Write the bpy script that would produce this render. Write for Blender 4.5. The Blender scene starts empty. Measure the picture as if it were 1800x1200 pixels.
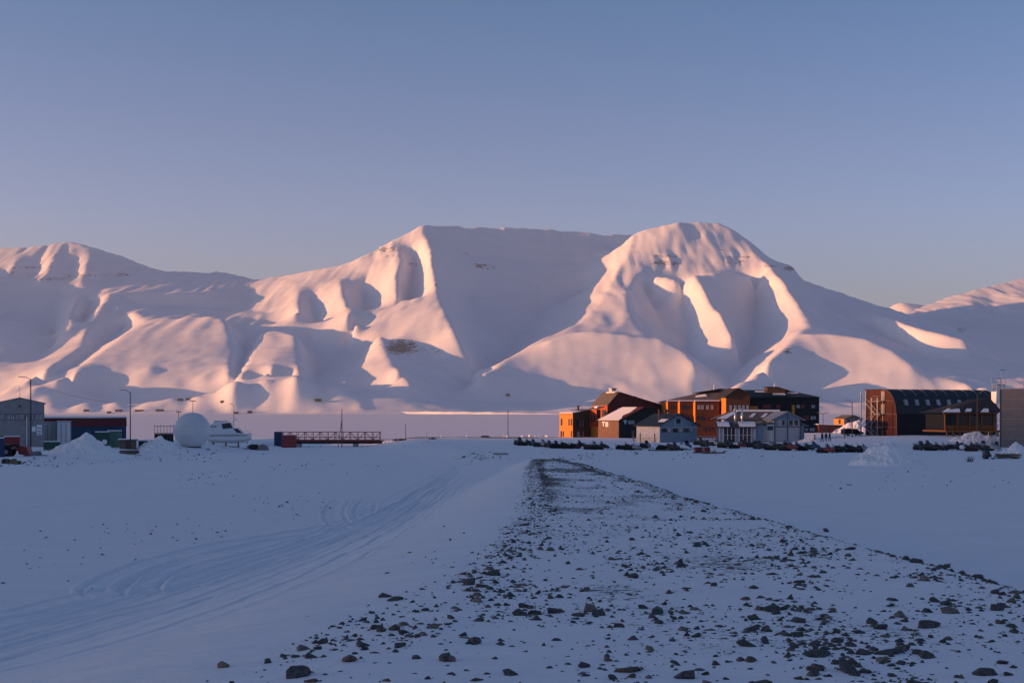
import bpy, bmesh, math, random
import numpy as np
from mathutils import Vector, Matrix

random.seed(7)
R = math.radians
SC = bpy.context.scene
COL = SC.collection

# ------------------------------------------------------------------ camera
F = 2350.0            # focal length in pixels of the 1800 px wide photograph
HY = 722.0            # row of the horizon
EYE = 9.0             # eye above the sea
cam_d = bpy.data.cameras.new('camera')
cam_d.sensor_width = 36.0
cam_d.lens = 36.0 * F / 1800.0
cam_d.shift_y = (HY - 600.0) / 1800.0
cam_d.clip_start = 0.1
cam_d.clip_end = 60000.0
cam = bpy.data.objects.new('camera', cam_d)
COL.objects.link(cam)
cam.location = (0, 0, EYE)
cam.rotation_euler = (R(90), 0, 0)
SC.camera = cam

# ------------------------------------------------------------------ sky, sun, exposure
SUN_AZ = 8.0         # degrees the sun stands behind the camera's left hand
SUN_EL = 5.5
a_, e_ = R(SUN_AZ), R(SUN_EL)
SUN_DIR = Vector((-math.cos(a_) * math.cos(e_), -math.sin(a_) * math.cos(e_), math.sin(e_)))
world = bpy.data.worlds.new('World')
SC.world = world
world.use_nodes = True
wn = world.node_tree
wn.nodes.clear()
w_out = wn.nodes.new('ShaderNodeOutputWorld')
w_bg = wn.nodes.new('ShaderNodeBackground')
w_sky = wn.nodes.new('ShaderNodeTexSky')
w_sky.sky_type = 'NISHITA'
w_sky.sun_disc = False
w_sky.sun_elevation = e_
w_sky.sun_rotation = math.atan2(-math.cos(a_), -math.sin(a_))
w_sky.altitude = 0
w_sky.air_density = 1.0
w_sky.dust_density = 0.8
w_sky.ozone_density = 1.2
SKY_STRENGTH = 0.15
w_bg.inputs['Strength'].default_value = SKY_STRENGTH
# the dusk sky is paler and a little pinker towards the horizon, all the way round
w_tc = wn.nodes.new('ShaderNodeTexCoord')
w_sep = wn.nodes.new('ShaderNodeSeparateXYZ')
w_ramp = wn.nodes.new('ShaderNodeValToRGB')
w_mul = wn.nodes.new('ShaderNodeMix')
w_mul.data_type = 'RGBA'
w_mul.blend_type = 'MULTIPLY'
w_mul.inputs['Factor'].default_value = 1.0
wn.links.new(w_tc.outputs['Generated'], w_sep.inputs[0])
wn.links.new(w_sep.outputs['Z'], w_ramp.inputs[0])
wn.links.new(w_sky.outputs[0], w_mul.inputs[6])
wn.links.new(w_ramp.outputs[0], w_mul.inputs[7])
wn.links.new(w_mul.outputs[2], w_bg.inputs['Color'])
wn.links.new(w_bg.outputs[0], w_out.inputs['Surface'])
SKY_RAMP = [(0.0, (0.45, 0.49, 1.0)), (0.14, (0.495, 0.557, 1.0)), (0.2, (0.45, 0.52, 0.90)), (0.3, (0.305, 0.485, 0.81)), (1.0, (0.40, 0.52, 0.79))]
w_ramp.color_ramp.elements[0].position = SKY_RAMP[0][0]
w_ramp.color_ramp.elements[0].color = (*SKY_RAMP[0][1], 1)
w_ramp.color_ramp.elements[1].position = SKY_RAMP[-1][0]
w_ramp.color_ramp.elements[1].color = (*SKY_RAMP[-1][1], 1)
for p_, c_ in SKY_RAMP[1:-1]:
    el = w_ramp.color_ramp.elements.new(p_)
    el.color = (*c_, 1)

sun_d = bpy.data.lights.new('sun', 'SUN')
sun_d.energy = 5.0
sun_d.color = (1.0, 0.44, 0.18)
sun_d.angle = R(0.5)
sun = bpy.data.objects.new('sun', sun_d)
COL.objects.link(sun)
sun.rotation_euler = SUN_DIR.to_track_quat('Z', 'Y').to_euler()

SC.view_settings.view_transform = 'Standard'
SC.view_settings.look = 'None'
SC.view_settings.gamma = 1.0
SC.view_settings.use_curve_mapping = False
SC.view_settings.exposure = 0.82
SC.cycles.max_bounces = 5
SC.cycles.diffuse_bounces = 3
SC.cycles.glossy_bounces = 2
SC.cycles.volume_bounces = 0
SC.cycles.use_denoising = True

# ------------------------------------------------------------------ helpers
def P(px, py, Y):
    """the point at depth Y that the photograph shows at px, py"""
    return Vector(((px - 900.0) / F * Y, Y, EYE - (py - HY) / F * Y))

def tag(o, label=None, cat=None, group=None, kind=None):
    if label: o['label'] = label
    if cat: o['category'] = cat
    if group: o['group'] = group
    if kind: o['kind'] = kind
    return o

def new_mat(name):
    m = bpy.data.materials.new(name)
    m.use_nodes = True
    nt = m.node_tree
    b = nt.nodes['Principled BSDF']
    return m, nt, b

def simple(name, col, rough=0.7, metal=0.0, var=0.15, scale=3.0, spec=0.3):
    """plain coat with a little blotchy variation"""
    m, nt, b = new_mat(name)
    b.inputs['Roughness'].default_value = rough
    b.inputs['Metallic'].default_value = metal
    b.inputs['Specular IOR Level'].default_value = spec
    tc = nt.nodes.new('ShaderNodeTexCoord')
    n = nt.nodes.new('ShaderNodeTexNoise')
    n.inputs['Scale'].default_value = scale
    n.inputs['Detail'].default_value = 4
    nt.links.new(tc.outputs['Object'], n.inputs['Vector'])
    r = nt.nodes.new('ShaderNodeValToRGB')
    r.color_ramp.elements[0].position = 0.3
    r.color_ramp.elements[1].position = 0.7
    r.color_ramp.elements[0].color = tuple(c * (1 - var) for c in col) + (1,)
    r.color_ramp.elements[1].color = tuple(min(1, c * (1 + var)) for c in col) + (1,)
    nt.links.new(n.outputs[0], r.inputs[0])
    nt.links.new(r.outputs[0], b.inputs['Base Color'])
    return m

def clad(name, col, pitch=0.25, axis='X', rough=0.75, depth=0.3, var=0.15):
    """boarded or ribbed cladding: fine relief and slight board-to-board colour"""
    m, nt, b = new_mat(name)
    b.inputs['Roughness'].default_value = rough
    b.inputs['Specular IOR Level'].default_value = 0.25
    tc = nt.nodes.new('ShaderNodeTexCoord')
    w = nt.nodes.new('ShaderNodeTexWave')
    w.wave_type = 'BANDS'
    w.bands_direction = axis
    w.wave_profile = 'SAW'
    w.inputs['Scale'].default_value = 0.314 / pitch
    nt.links.new(tc.outputs['Object'], w.inputs['Vector'])
    n = nt.nodes.new('ShaderNodeTexNoise')
    n.inputs['Scale'].default_value = 1.3
    n.inputs['Detail'].default_value = 5
    nt.links.new(tc.outputs['Object'], n.inputs['Vector'])
    r = nt.nodes.new('ShaderNodeValToRGB')
    r.color_ramp.elements[0].position = 0.25
    r.color_ramp.elements[1].position = 0.75
    r.color_ramp.elements[0].color = tuple(c * (1 - var) for c in col) + (1,)
    r.color_ramp.elements[1].color = tuple(min(1, c * (1 + var)) for c in col) + (1,)
    nt.links.new(n.outputs[0], r.inputs[0])
    nt.links.new(r.outputs[0], b.inputs['Base Color'])
    bp = nt.nodes.new('ShaderNodeBump')
    bp.inputs['Strength'].default_value = depth
    bp.inputs['Distance'].default_value = 0.03
    nt.links.new(w.outputs['Fac'], bp.inputs['Height'])
    nt.links.new(bp.outputs[0], b.inputs['Normal'])
    return m

# value noise on numpy arrays -------------------------------------------------
def _hash(ix, iy, seed):
    h = (ix.astype(np.int64) * 374761393 + iy.astype(np.int64) * 668265263 + seed * 1442695041) & 0xFFFFFFFF
    h = ((h ^ (h >> 13)) * 1274126177) & 0xFFFFFFFF
    h = h ^ (h >> 16)
    return (h & 0xFFFF) / 65535.0

def vnoise(x, y, seed=0):
    x0 = np.floor(x); y0 = np.floor(y)
    fx = x - x0; fy = y - y0
    fx = fx * fx * fx * (fx * (fx * 6 - 15) + 10); fy = fy * fy * fy * (fy * (fy * 6 - 15) + 10)
    a = _hash(x0, y0, seed); b = _hash(x0 + 1, y0, seed)
    c = _hash(x0, y0 + 1, seed); d = _hash(x0 + 1, y0 + 1, seed)
    return (a * (1 - fx) + b * fx) * (1 - fy) + (c * (1 - fx) + d * fx) * fy * 1.0 - 0.5

def fbm(x, y, oct=4, seed=0, gain=0.5):
    s = np.zeros_like(x, dtype=float); amp = 1.0; f = 1.0
    for k in range(oct):
        s += amp * vnoise(x * f + 17.3 * k, y * f - 9.1 * k, seed + k)
        amp *= gain; f *= 2.03
    return s

def sstep(a, b, x):
    t = np.clip((x - a) / (b - a), 0, 1)
    return t * t * (3 - 2 * t)

def grid_mesh(name, X, Y, Z, mat, smooth=True, attrs=None):
    """a sheet from 2-D arrays of coordinates"""
    n, m = X.shape
    me = bpy.data.meshes.new(name)
    co = np.stack([X, Y, Z], -1).reshape(-1, 3).astype(np.float32)
    idx = np.arange(n * m).reshape(n, m)
    q = np.stack([idx[:-1, :-1], idx[:-1, 1:], idx[1:, 1:], idx[1:, :-1]], -1).reshape(-1, 4)
    me.vertices.add(len(co)); me.vertices.foreach_set('co', co.ravel())
    me.loops.add(q.size); me.loops.foreach_set('vertex_index', q.ravel().astype(np.int32))
    me.polygons.add(len(q))
    me.polygons.foreach_set('loop_start', (np.arange(len(q)) * 4).astype(np.int32))
    me.update(calc_edges=True)
    me.polygons.foreach_set('use_smooth', np.full(len(q), smooth))
    for k, v in (attrs or {}).items():
        at = me.attributes.new(k, 'FLOAT', 'POINT')
        at.data.foreach_set('value', v.ravel().astype(np.float32))
    me.materials.append(mat)
    o = bpy.data.objects.new(name, me)
    COL.objects.link(o)
    return o
# ------------------------------------------------------------------ snow materials
def snow_material(name, fine=1.0, rock_attr=False, rock_scale=0.07, rock_col=(0.17, 0.155, 0.15), grain=0.0, col=(0.84, 0.84, 0.86)):
    m, nt, b = new_mat(name)
    b.inputs['Roughness'].default_value = 0.75
    b.inputs['Specular IOR Level'].default_value = 0.15
    tc = nt.nodes.new('ShaderNodeTexCoord')
    n = nt.nodes.new('ShaderNodeTexNoise')
    n.inputs['Scale'].default_value = 0.6 * fine
    n.inputs['Detail'].default_value = 6
    n.inputs['Roughness'].default_value = 0.6
    mp = nt.nodes.new('ShaderNodeMapping')
    mp.inputs['Scale'].default_value = (0.35, 1.0, 1.0)
    mp.inputs['Rotation'].default_value = (0, 0, R(12))
    nt.links.new(tc.outputs['Object'], mp.inputs['Vector'])
    nt.links.new(mp.outputs[0], n.inputs['Vector'])
    r = nt.nodes.new('ShaderNodeValToRGB')
    r.color_ramp.elements[0].position = 0.3
    r.color_ramp.elements[1].position = 0.7
    r.color_ramp.elements[0].color = tuple(c * 0.93 for c in col) + (1,)
    r.color_ramp.elements[1].color = col + (1,)
    nt.links.new(n.outputs[0], r.inputs[0])
    colour = r.outputs[0]
    if rock_attr:
        at = nt.nodes.new('ShaderNodeAttribute')
        at.attribute_name = 'rock'
        n2 = nt.nodes.new('ShaderNodeTexNoise')
        n2.inputs['Scale'].default_value = rock_scale
        n2.inputs['Detail'].default_value = 7
        n2.inputs['Roughness'].default_value = 0.72
        mp2 = nt.nodes.new('ShaderNodeMapping')
        mp2.inputs['Scale'].default_value = (0.6, 0.6, 2.4) if rock_scale < 1 else (1, 1, 1)
        nt.links.new(tc.outputs['Object'], mp2.inputs['Vector'])
        nt.links.new(mp2.outputs[0], n2.inputs['Vector'])
        ad = nt.nodes.new('ShaderNodeMath'); ad.operation = 'ADD'
        nt.links.new(at.outputs['Fac'], ad.inputs[0]); nt.links.new(n2.outputs[0], ad.inputs[1])
        rr = nt.nodes.new('ShaderNodeValToRGB')
        rr.color_ramp.elements[0].position = 0.98; rr.color_ramp.elements[0].color = (0, 0, 0, 1)
        rr.color_ramp.elements[1].position = 1.08; rr.color_ramp.elements[1].color = (1, 1, 1, 1)
        nt.links.new(ad.outputs[0], rr.inputs[0])
        mx = nt.nodes.new('ShaderNodeMix'); mx.data_type = 'RGBA'
        nt.links.new(rr.outputs[0], mx.inputs['Factor'])
        nt.links.new(colour, mx.inputs[6])
        mx.inputs[7].default_value = rock_col + (1,)
        colour = mx.outputs[2]
    nt.links.new(colour, b.inputs['Base Color'])
    bp = nt.nodes.new('ShaderNodeBump')
    bp.inputs['Strength'].default_value = 0.5
    bp.inputs['Distance'].default_value = 0.12 / fine
    nt.links.new(n.outputs[0], bp.inputs['Height'])
    if grain:
        n3 = nt.nodes.new('ShaderNodeTexNoise')
        n3.inputs['Scale'].default_value = grain
        n3.inputs['Detail'].default_value = 5
        n3.inputs['Roughness'].default_value = 0.7
        mp3 = nt.nodes.new('ShaderNodeMapping')
        mp3.inputs['Scale'].default_value = (0.4, 1.0, 1.0)
        mp3.inputs['Rotation'].default_value = (0, 0, R(-18))
        nt.links.new(tc.outputs['Object'], mp3.inputs['Vector'])
        nt.links.new(mp3.outputs[0], n3.inputs['Vector'])
        b2 = nt.nodes.new('ShaderNodeBump')
        b2.inputs['Strength'].default_value = 0.9
        b2.inputs['Distance'].default_value = 0.24 / grain
        nt.links.new(n3.outputs[0], b2.inputs['Height'])
        nt.links.new(bp.outputs[0], b2.inputs['Normal'])
        bp = b2
    nt.links.new(bp.outputs[0], b.inputs['Normal'])
    return m

M_MSNOW = snow_material('mountain_snow', fine=0.03, rock_attr=True)

# ------------------------------------------------------------------ the mountain across the fjord
# Ridges and gullies are written as (px, py, offset): where the photograph shows them and how far (m) they stand
# behind (+) or before (-) the mean slope; the slope between them is a stretched membrane.
BY = np.array([350., 391., 536., 628., 689., 715., 722.])
BD = np.array([6850., 6600., 5700., 5000., 4300., 4000., 3900.])
def base_depth(py):
    return float(np.interp(py, BY, BD))

SKY = [
 [(-140,450,300),(-60,441,300),(0,435,300),(60,432,250),(125,423,250),(160,432,250),(220,450,300),(270,472,400),(290,476,500),(380,476,700),(420,482,700),(455,491,600)],
 [(455,491,600),(490,484,400),(560,470,220),(610,462,120),(640,447,70),(665,430,50),(705,415,40),(740,394,0)],
 [(740,394,0),(850,397,280),(980,402,450),(1060,411,520),(1120,409,560)],
 [(1112,410,50),(1150,397,-30),(1190,389,-50),(1230,388,-50),(1265,390,-50),(1290,402,-30),(1310,415,0),(1345,447,50),(1365,458,80),(1395,466,100),(1404,486,110),(1450,505,150),(1500,520,200),(1550,537,300),(1590,548,500)],
 [(1590,549,2000),(1620,538,2200),(1660,523,2250),(1700,512,2200),(1750,498,2250),(1800,487,2300),(1900,470,2350),(2000,462,2350)],
]
LINES = [
 # left mountain
 [(-60,441,300),(-75,480,-90),(-95,520,-260),(-112,560,-300)],  # unseen spur beyond the left edge, added to shade this mountain's face
 [(165,434,240),(152,460,120),(142,497,40)], [(190,455,220),(178,497,190)],
 [(102,432,230),(92,455,110),(75,494,10)], [(62,455,200),(52,494,180)], [(128,455,210),(118,497,170)],
 [(35,434,240),(27,460,110),(5,505,0)], [(-40,460,200),(-50,500,150)],
 [(192,513,-20),(172,545,-110),(148,588,-190)], [(192,513,-20),(235,513,20),(300,513,90),(380,510,200)],
 [(235,545,-110),(270,570,-150)],
 [(240,535,120),(300,537,200),(420,540,240),(470,550,150)],
 [(138,513,-30),(130,545,-130),(115,577,-190)], [(158,535,90),(146,560,60),(128,592,20)],
 [(104,515,120),(98,560,100),(90,600,40)],
 [(70,560,-60),(35,605,-150),(-30,640,-190)], [(30,540,80),(-20,575,30)],
 # middle hills
 [(240,573,-150),(205,600,-240),(155,635,-330),(105,667,-370)],
 [(240,573,-150),(290,560,-150),(340,552,-180),(392,556,-240)],
 [(392,556,-200),(406,585,-270),(413,615,-340),(402,655,-390)],
 [(350,600,-290),(330,640,-380)], [(290,590,-240),(262,645,-360)],
 [(216,578,20),(178,605,-70),(125,645,-190),(60,684,-250)],
 [(150,602,-190),(110,630,-290),(50,667,-340)], [(100,605,0),(50,640,-100)],
 [(424,575,0),(434,620,-130),(410,678,-260)],
 [(460,583,-200),(446,612,-280),(410,683,-390)], [(460,583,-200),(490,577,-220),(520,586,-290)], [(490,610,-360),(465,670,-450)],
 [(520,586,-290),(530,625,-420),(520,672,-480)],
 [(320,542,80),(450,560,90),(560,578,80),(620,575,80)],
 [(548,600,40),(556,640,-20),(545,690,-160)],
 [(667,588,-280),(672,610,-380),(690,640,-440),(722,668,-430)], [(667,588,-280),(742,618,-200),(790,652,-240)],
 [(645,615,-150),(620,645,-220),(590,684,-330)], [(622,600,40),(590,645,-60)],
 # left shoulder of the main mountain
 [(490,484,400),(520,495,150),(526,520,0),(523,550,-110)], [(445,508,400),(435,540,250)],
 [(548,502,110),(550,540,90),(556,570,60)],
 [(598,486,40),(600,500,-60),(606,525,-140),(616,552,-190),(624,566,-190)],
 [(640,475,60),(640,520,120),(642,562,80)],
 [(694,424,20),(708,450,-70),(698,480,-130),(705,520,-180),(710,550,-210)],
 [(724,435,30),(726,480,70),(718,530,60),(702,575,60)],
 [(742,394,0),(752,430,-90),(763,480,-170),(775,530,-260),(797,577,-340),(820,625,-300),(850,664,-130)],
 # the bowl
 [(830,450,200),(900,455,330),(980,460,420),(1060,460,440)],
 [(1030,520,480),(960,540,420),(920,585,330),(885,630,220),(850,662,60),(800,690,0)],
 [(820,520,200),(840,580,120)],
 # right spur and its hills
 [(1112,410,30),(1105,440,-20),(1080,490,-60),(1050,540,-110),(1020,567,-160),(960,590,-260),(900,625,-330),(850,654,-300)],
 [(1190,389,-50),(1165,425,-45),(1135,462,-55),(1108,497,-90),(1100,530,-140),(1112,560,-190),(1132,582,-240)],
 [(1150,480,-100),(1200,484,-135),(1250,480,-130),(1300,476,-105),(1340,478,-90)],
 [(1135,505,20),(1152,540,100),(1165,585,70)],
 [(1194,497,0),(1200,535,60),(1206,570,90),(1215,650,40)],
 [(1218,486,-140),(1234,502,-165),(1248,525,-210),(1266,548,-260),(1292,580,-300)],
 [(1305,495,30),(1330,535,190),(1328,580,210),(1302,640,110),(1275,682,0)],
 [(1312,417,0),(1338,450,-80),(1367,485,-130),(1397,525,-190),(1420,568,-270),(1400,590,-360),(1378,612,-430),(1340,645,-420),(1295,679,-260)],
 [(1400,587,-360),(1450,584,-410),(1520,593,-460),(1570,616,-460),(1605,642,-400)],
 [(1450,570,-60),(1520,578,-40)], [(1440,520,100),(1470,555,60)],
 [(1500,520,200),(1530,541,-20),(1570,559,-150),(1620,578,-230),(1690,593,-290),(1702,620,-300),(1714,642,-280)],
 [(1540,580,60),(1600,610,-60),(1640,640,-160)], [(1660,660,-240),(1740,680,-200)],
 [(1020,580,-420),(1100,585,-440),(1160,592,-430),(1200,612,-420),(1225,640,-380)],
 [(960,600,-380),(1010,582,-400)],
 # right peak
 [(1704,513,2180),(1714,540,1750),(1720,562,1400)], [(1600,552,1750),(1650,568,1380),(1690,575,1250)],
 [(1740,522,2080),(1752,555,1700)], [(1778,503,2150),(1800,548,1600)],
 [(1740,600,350),(1800,612,350),(1880,600,500)], [(1760,640,-100),(1800,660,-200)],
]
FG = 12.0
gx = np.arange(-3500, 3500 + 1, FG); gy = np.arange(3500, 8700 + 1, FG)
NXg, NYg = len(gx), len(gy)
acc = np.zeros((NYg, NXg)); cnt = np.zeros((NYg, NXg))
def put(p):
    i = int(round((p[1] - gy[0]) / FG)); j = int(round((p[0] - gx[0]) / FG))
    if 0 <= i < NYg and 0 <= j < NXg:
        acc[i, j] += p[2]; cnt[i, j] += 1
def line_pts(ln, amp=False):
    def k(py, off):
        if not amp: return 1.0
        return float(np.interp(py, [560, 650], [1.75, 1.15])) if off < 0 else 1.0
    pts = [P(px, py, base_depth(py) + off * k(py, off)) for px, py, off in ln]
    out = []
    for a, b in zip(pts[:-1], pts[1:]):
        n = max(2, int((b - a).length / 8))
        out += [a.lerp(b, t / n) for t in range(n)]
    return out + [pts[-1]]
for ln in SKY:
    for p in line_pts(ln):
        put(p)
        for dy, dz in (((150, -20), (400, -260), (800, -480)) if (ln is SKY[3] or ln is SKY[2]) else ((260, -15), (520, -40))):
            put((p.x * (1 + dy / p.y), p.y + dy, p.z + dz))
for ln in LINES:
    for p in line_pts(ln, True): put(p)
for x in gx:                                   # the shore and the foot of the slope
    shore = 3930 + 60 * math.sin(x / 420.0) + 25 * math.sin(x / 130.0 + 1)
    for y, z in ((3500, -9), (3700, -6), (shore - 30, -2), (shore, 3), (shore + 330, 45)):
        put((x, y, z))
    put((x, 8700, 420))
known = cnt > 0
val = np.where(known, acc / np.maximum(cnt, 1), 0)
def relax(z, k, v, it):
    for _ in range(it):
        p = np.pad(z, 1, mode='edge')
        s = 0.25 * (p[:-2, 1:-1] + p[2:, 1:-1] + p[1:-1, :-2] + p[1:-1, 2:])
        z = np.where(k, v, s)
    return z
def down(k, v, f):
    n, m = (k.shape[0] + f - 1) // f, (k.shape[1] + f - 1) // f
    A = np.zeros((n, m)); C = np.zeros((n, m))
    ii, jj = np.nonzero(k)
    np.add.at(A, (ii // f, jj // f), v[ii, jj]); np.add.at(C, (ii // f, jj // f), 1)
    return C > 0, np.where(C > 0, A / np.maximum(C, 1), 0)
zc = None
for f, it in ((32, 300), (16, 300), (8, 300), (4, 250), (2, 200), (1, 160)):
    kk, vv = (known, val) if f == 1 else down(known, val, f)
    if zc is None:
        zc = np.full(kk.shape, 300.0)
    else:
        zc = np.repeat(np.repeat(zc, 2, 0), 2, 1)[:kk.shape[0], :kk.shape[1]]
    zc = relax(np.where(kk, vv, zc), kk, vv, it)
def blur(z, n):
    for _ in range(n):
        p = np.pad(z, 1, mode='edge')
        z = 0.5 * z + 0.125 * (p[:-2, 1:-1] + p[2:, 1:-1] + p[1:-1, :-2] + p[1:-1, 2:])
    return z
zc = blur(zc, 2)
# wind-packed relief and small gullies
zf = zc
fx = np.linspace(gx[0], gx[-1], zf.shape[1]); fy = np.linspace(gy[0], gy[-1], zf.shape[0])
XX, YY = np.meshgrid(fx, fy)
hgt = np.clip(zf, 0, 1000)
foot = sstep(0, 25, hgt) * (1 - sstep(60, 260, hgt))
upper = sstep(120, 400, hgt)
zf = zf + foot * (16 * fbm(XX / 260 + 3, YY / 170, 3, 11) + 5 * fbm(XX / 70, YY / 60, 3, 5) - 13 * np.abs(fbm(XX / 105 + YY / 400, YY / 130, 2, 15)))
wx = XX + 70 * fbm(XX / 420, YY / 420, 2, 91)
def ridged(a, b, seed, o=2): return np.abs(fbm(a, b, o, seed, 0.55))
zf = zf - upper * 15 * ridged(wx / 110, YY / 620, 21)
zf = zf - (0.22 * sstep(60, 200, hgt) + 0.78 * sstep(300, 480, hgt)) * (7.0 * ridged(wx / 52, YY / 380 + XX / 2200, 71) + 4.5 * ridged(wx / 27, YY / 210, 81))
zf = zf + sstep(5, 60, hgt) * 1.2 * fbm(XX / 40, YY / 70, 2, 31)
# little bluffs along the shore and the bank of the spit
for bx, by, bh in ((205,713,16),(262,710,18),(300,708,22),(345,706,22),(398,709,24),(425,710,20),(470,714,20),(512,714,16),(545,716,12),(600,716,12),(150,716,12),(90,716,12)):
    c = P(bx, 722, 3990)
    u = (XX - c.x) * 0.8 + (YY - c.y) * 0.35; w = -(XX - c.x) * 0.35 + (YY - c.y) * 0.8
    zf = zf + bh * np.clip(1 - np.sqrt((u / 46) ** 2 + (w / 85) ** 2), 0, 1)
# fluted cliff bands
pxs = 900 + F * XX / YY; pys = HY - F * (zf - EYE) / YY
for rx, ry, wx, wy, am in ((672,442,38,14,13),(1170,458,42,14,16),(1300,455,50,14,12),(1240,410,60,26,8),(60,480,90,16,9),(210,480,50,14,9),(735,462,24,14,12)):
    wdw = np.exp(-(((pxs - rx) / wx) ** 2 + ((pys - ry) / wy) ** 2))
    zf = zf - am * wdw * (1 - 2.2 * np.abs(fbm(XX / 36, YY / 300, 2, 51)))
# rock shows where it is marked: (px, py, radius px x, radius px y, strength)
pxs = 900 + F * XX / YY; pys = HY - F * (zf - EYE) / YY
rock = np.zeros_like(zf)
ROCKS = [(705,610,42,20,.42),(760,618,40,14,.25),(845,467,22,8,.36),(820,445,12,4,.3),(680,440,45,6,.33),(1165,462,45,9,.34),
         (1388,472,18,7,.40),(1338,436,8,8,.38),(1290,460,40,8,.3),(1385,618,10,8,.4),(1690,580,16,8,.32),(90,490,70,7,.3),(210,483,40,6,.33),
         (730,465,20,7,.33),(1720,600,40,14,.22),(1620,625,40,14,.2),(400,480,28,3,.3),(300,500,16,4,.2),(20,480,16,12,.3),(550,610,30,20,.2),(766,500,6,3,.4),(1170,450,50,4,.34),(1180,464,40,4,.36),(1300,452,50,4,.33),(1350,468,30,4,.35),(672,436,40,4,.34),(690,450,30,4,.3),(60,470,60,4,.33),(150,484,60,4,.33),(1280,440,40,4,.28),(860,470,30,10,.3),(940,500,50,14,.2),(1500,545,40,8,.22)]
for rx, ry, wx, wy, st in ROCKS:
    d2 = ((pxs - rx) / wx) ** 2 + ((pys - ry) / wy) ** 2
    rock = np.maximum(rock, st * np.exp(-d2 * 0.9))
gyy, gxx = np.gradient(zf, FG)
slope = np.sqrt(gxx ** 2 + gyy ** 2)
rock += 0.17
mt = grid_mesh('mountain', XX, YY, zf, M_MSNOW, True, {'rock': rock})
tag(mt, kind='structure')

# steep snow bank of the low spit before the far shore
tt = np.linspace(0, 1, 160); cc = np.array([0, 0.001, 4, 8, 12, 30, 90, 200.0]); hc_ = np.array([-3, 0, 0.35, 0.75, 1.0, 1.05, 0.9, -0.3])
T_, C_ = np.meshgrid(tt, cc); Hc = np.repeat(hc_[:, None], 160, 1)
bx0, by0 = P(640, 722, 3985).x, 3985.0; bx1, by1 = P(1010, 722, 3330).x, 3330.0
L_ = math.hypot(bx1 - bx0, by1 - by0); ux, uy = (bx1 - bx0) / L_, (by1 - by0) / L_
wob = 14 * np.sin(T_ * 9) + 8 * np.sin(T_ * 23 + 1)
XB = bx0 + ux * T_ * L_ - uy * (C_ + wob); YB = by0 + uy * T_ * L_ + ux * (C_ + wob)
hb_ = np.interp(T_, [0, 0.06, 0.5, 0.8, 1], [0.5, 8.0, 7.0, 4.0, 1.0]) * (1 + 0.25 * fbm(T_ * 30, T_ * 0, 2, 3))
sp = grid_mesh('spit_bank', XB, YB, np.where(Hc < -1, -3.0, Hc * hb_), M_MSNOW, False, {'rock': np.zeros_like(XB)})
tag(sp, kind='structure')

# far blue top seen through the gap
xs = np.linspace(2900, 5200, 60); ys = np.linspace(11500, 13500, 20)
X2, Y2 = np.meshgrid(xs, ys)
prof = np.interp(900 + F * xs / 12300, [1480, 1555, 1578, 1600, 1640, 1700, 1800], [570, 546, 533, 535, 541, 560, 590])
Z2 = (EYE - (prof - HY) / F * 12300)[None, :] * (1 - ((Y2 - 12300) / 1100) ** 2)
M_FAR = snow_material('far_mountain_snow', fine=0.03)
fm = grid_mesh('far_mountain', X2, Y2, Z2 + 15 * fbm(X2 / 300, Y2 / 300, 3, 4), M_FAR)
tag(fm, kind='structure')

# ------------------------------------------------------------------ the plateau mountain left of the frame, whose shadow lies over the near ground
DSH = 3000.0
P0 = Vector((60.0, 318.0))
dh = Vector((-math.cos(a_), -math.sin(a_))); nh = Vector((math.sin(a_), -math.cos(a_)))
ss = np.concatenate([np.linspace(-420, 0, 30), np.linspace(15, 4200, 90)])
ww = np.linspace(-800, 1500, 70)
S_, W_ = np.meshgrid(ss, ww)
Hs = np.interp(S_, [-420, 0, 500, 1200, 4200], [0, DSH * math.tan(e_) + 2, DSH * math.tan(e_) + 75, 470, 500])
cross = np.interp(W_, [-800, -330, 0, 900, 1500], [0, 0.55, 1.0, 0.97, 0])
zz = Hs * cross + fbm(S_ / 150, W_ / 150, 3, 8) * 10 * (1 - cross)
o2 = P0 + dh * DSH
XP = o2.x + nh.x * S_ + dh.x * W_; YP = o2.y + nh.y * S_ + dh.y * W_
pm = grid_mesh('plateau_mountain', XP, YP, zz - 2, M_FAR)
tag(pm, kind='structure')
# ------------------------------------------------------------------ sea ice
M_ICE = snow_material('sea_ice_snow', fine=0.15, col=(0.80, 0.81, 0.84))
xs = np.linspace(-8000, 8000, 21); ys = np.linspace(330, 14000, 21)
X2, Y2 = np.meshgrid(xs, ys)
ice = grid_mesh('sea_ice', X2, Y2, np.zeros_like(X2), M_ICE)
tag(ice, kind='structure')

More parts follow.
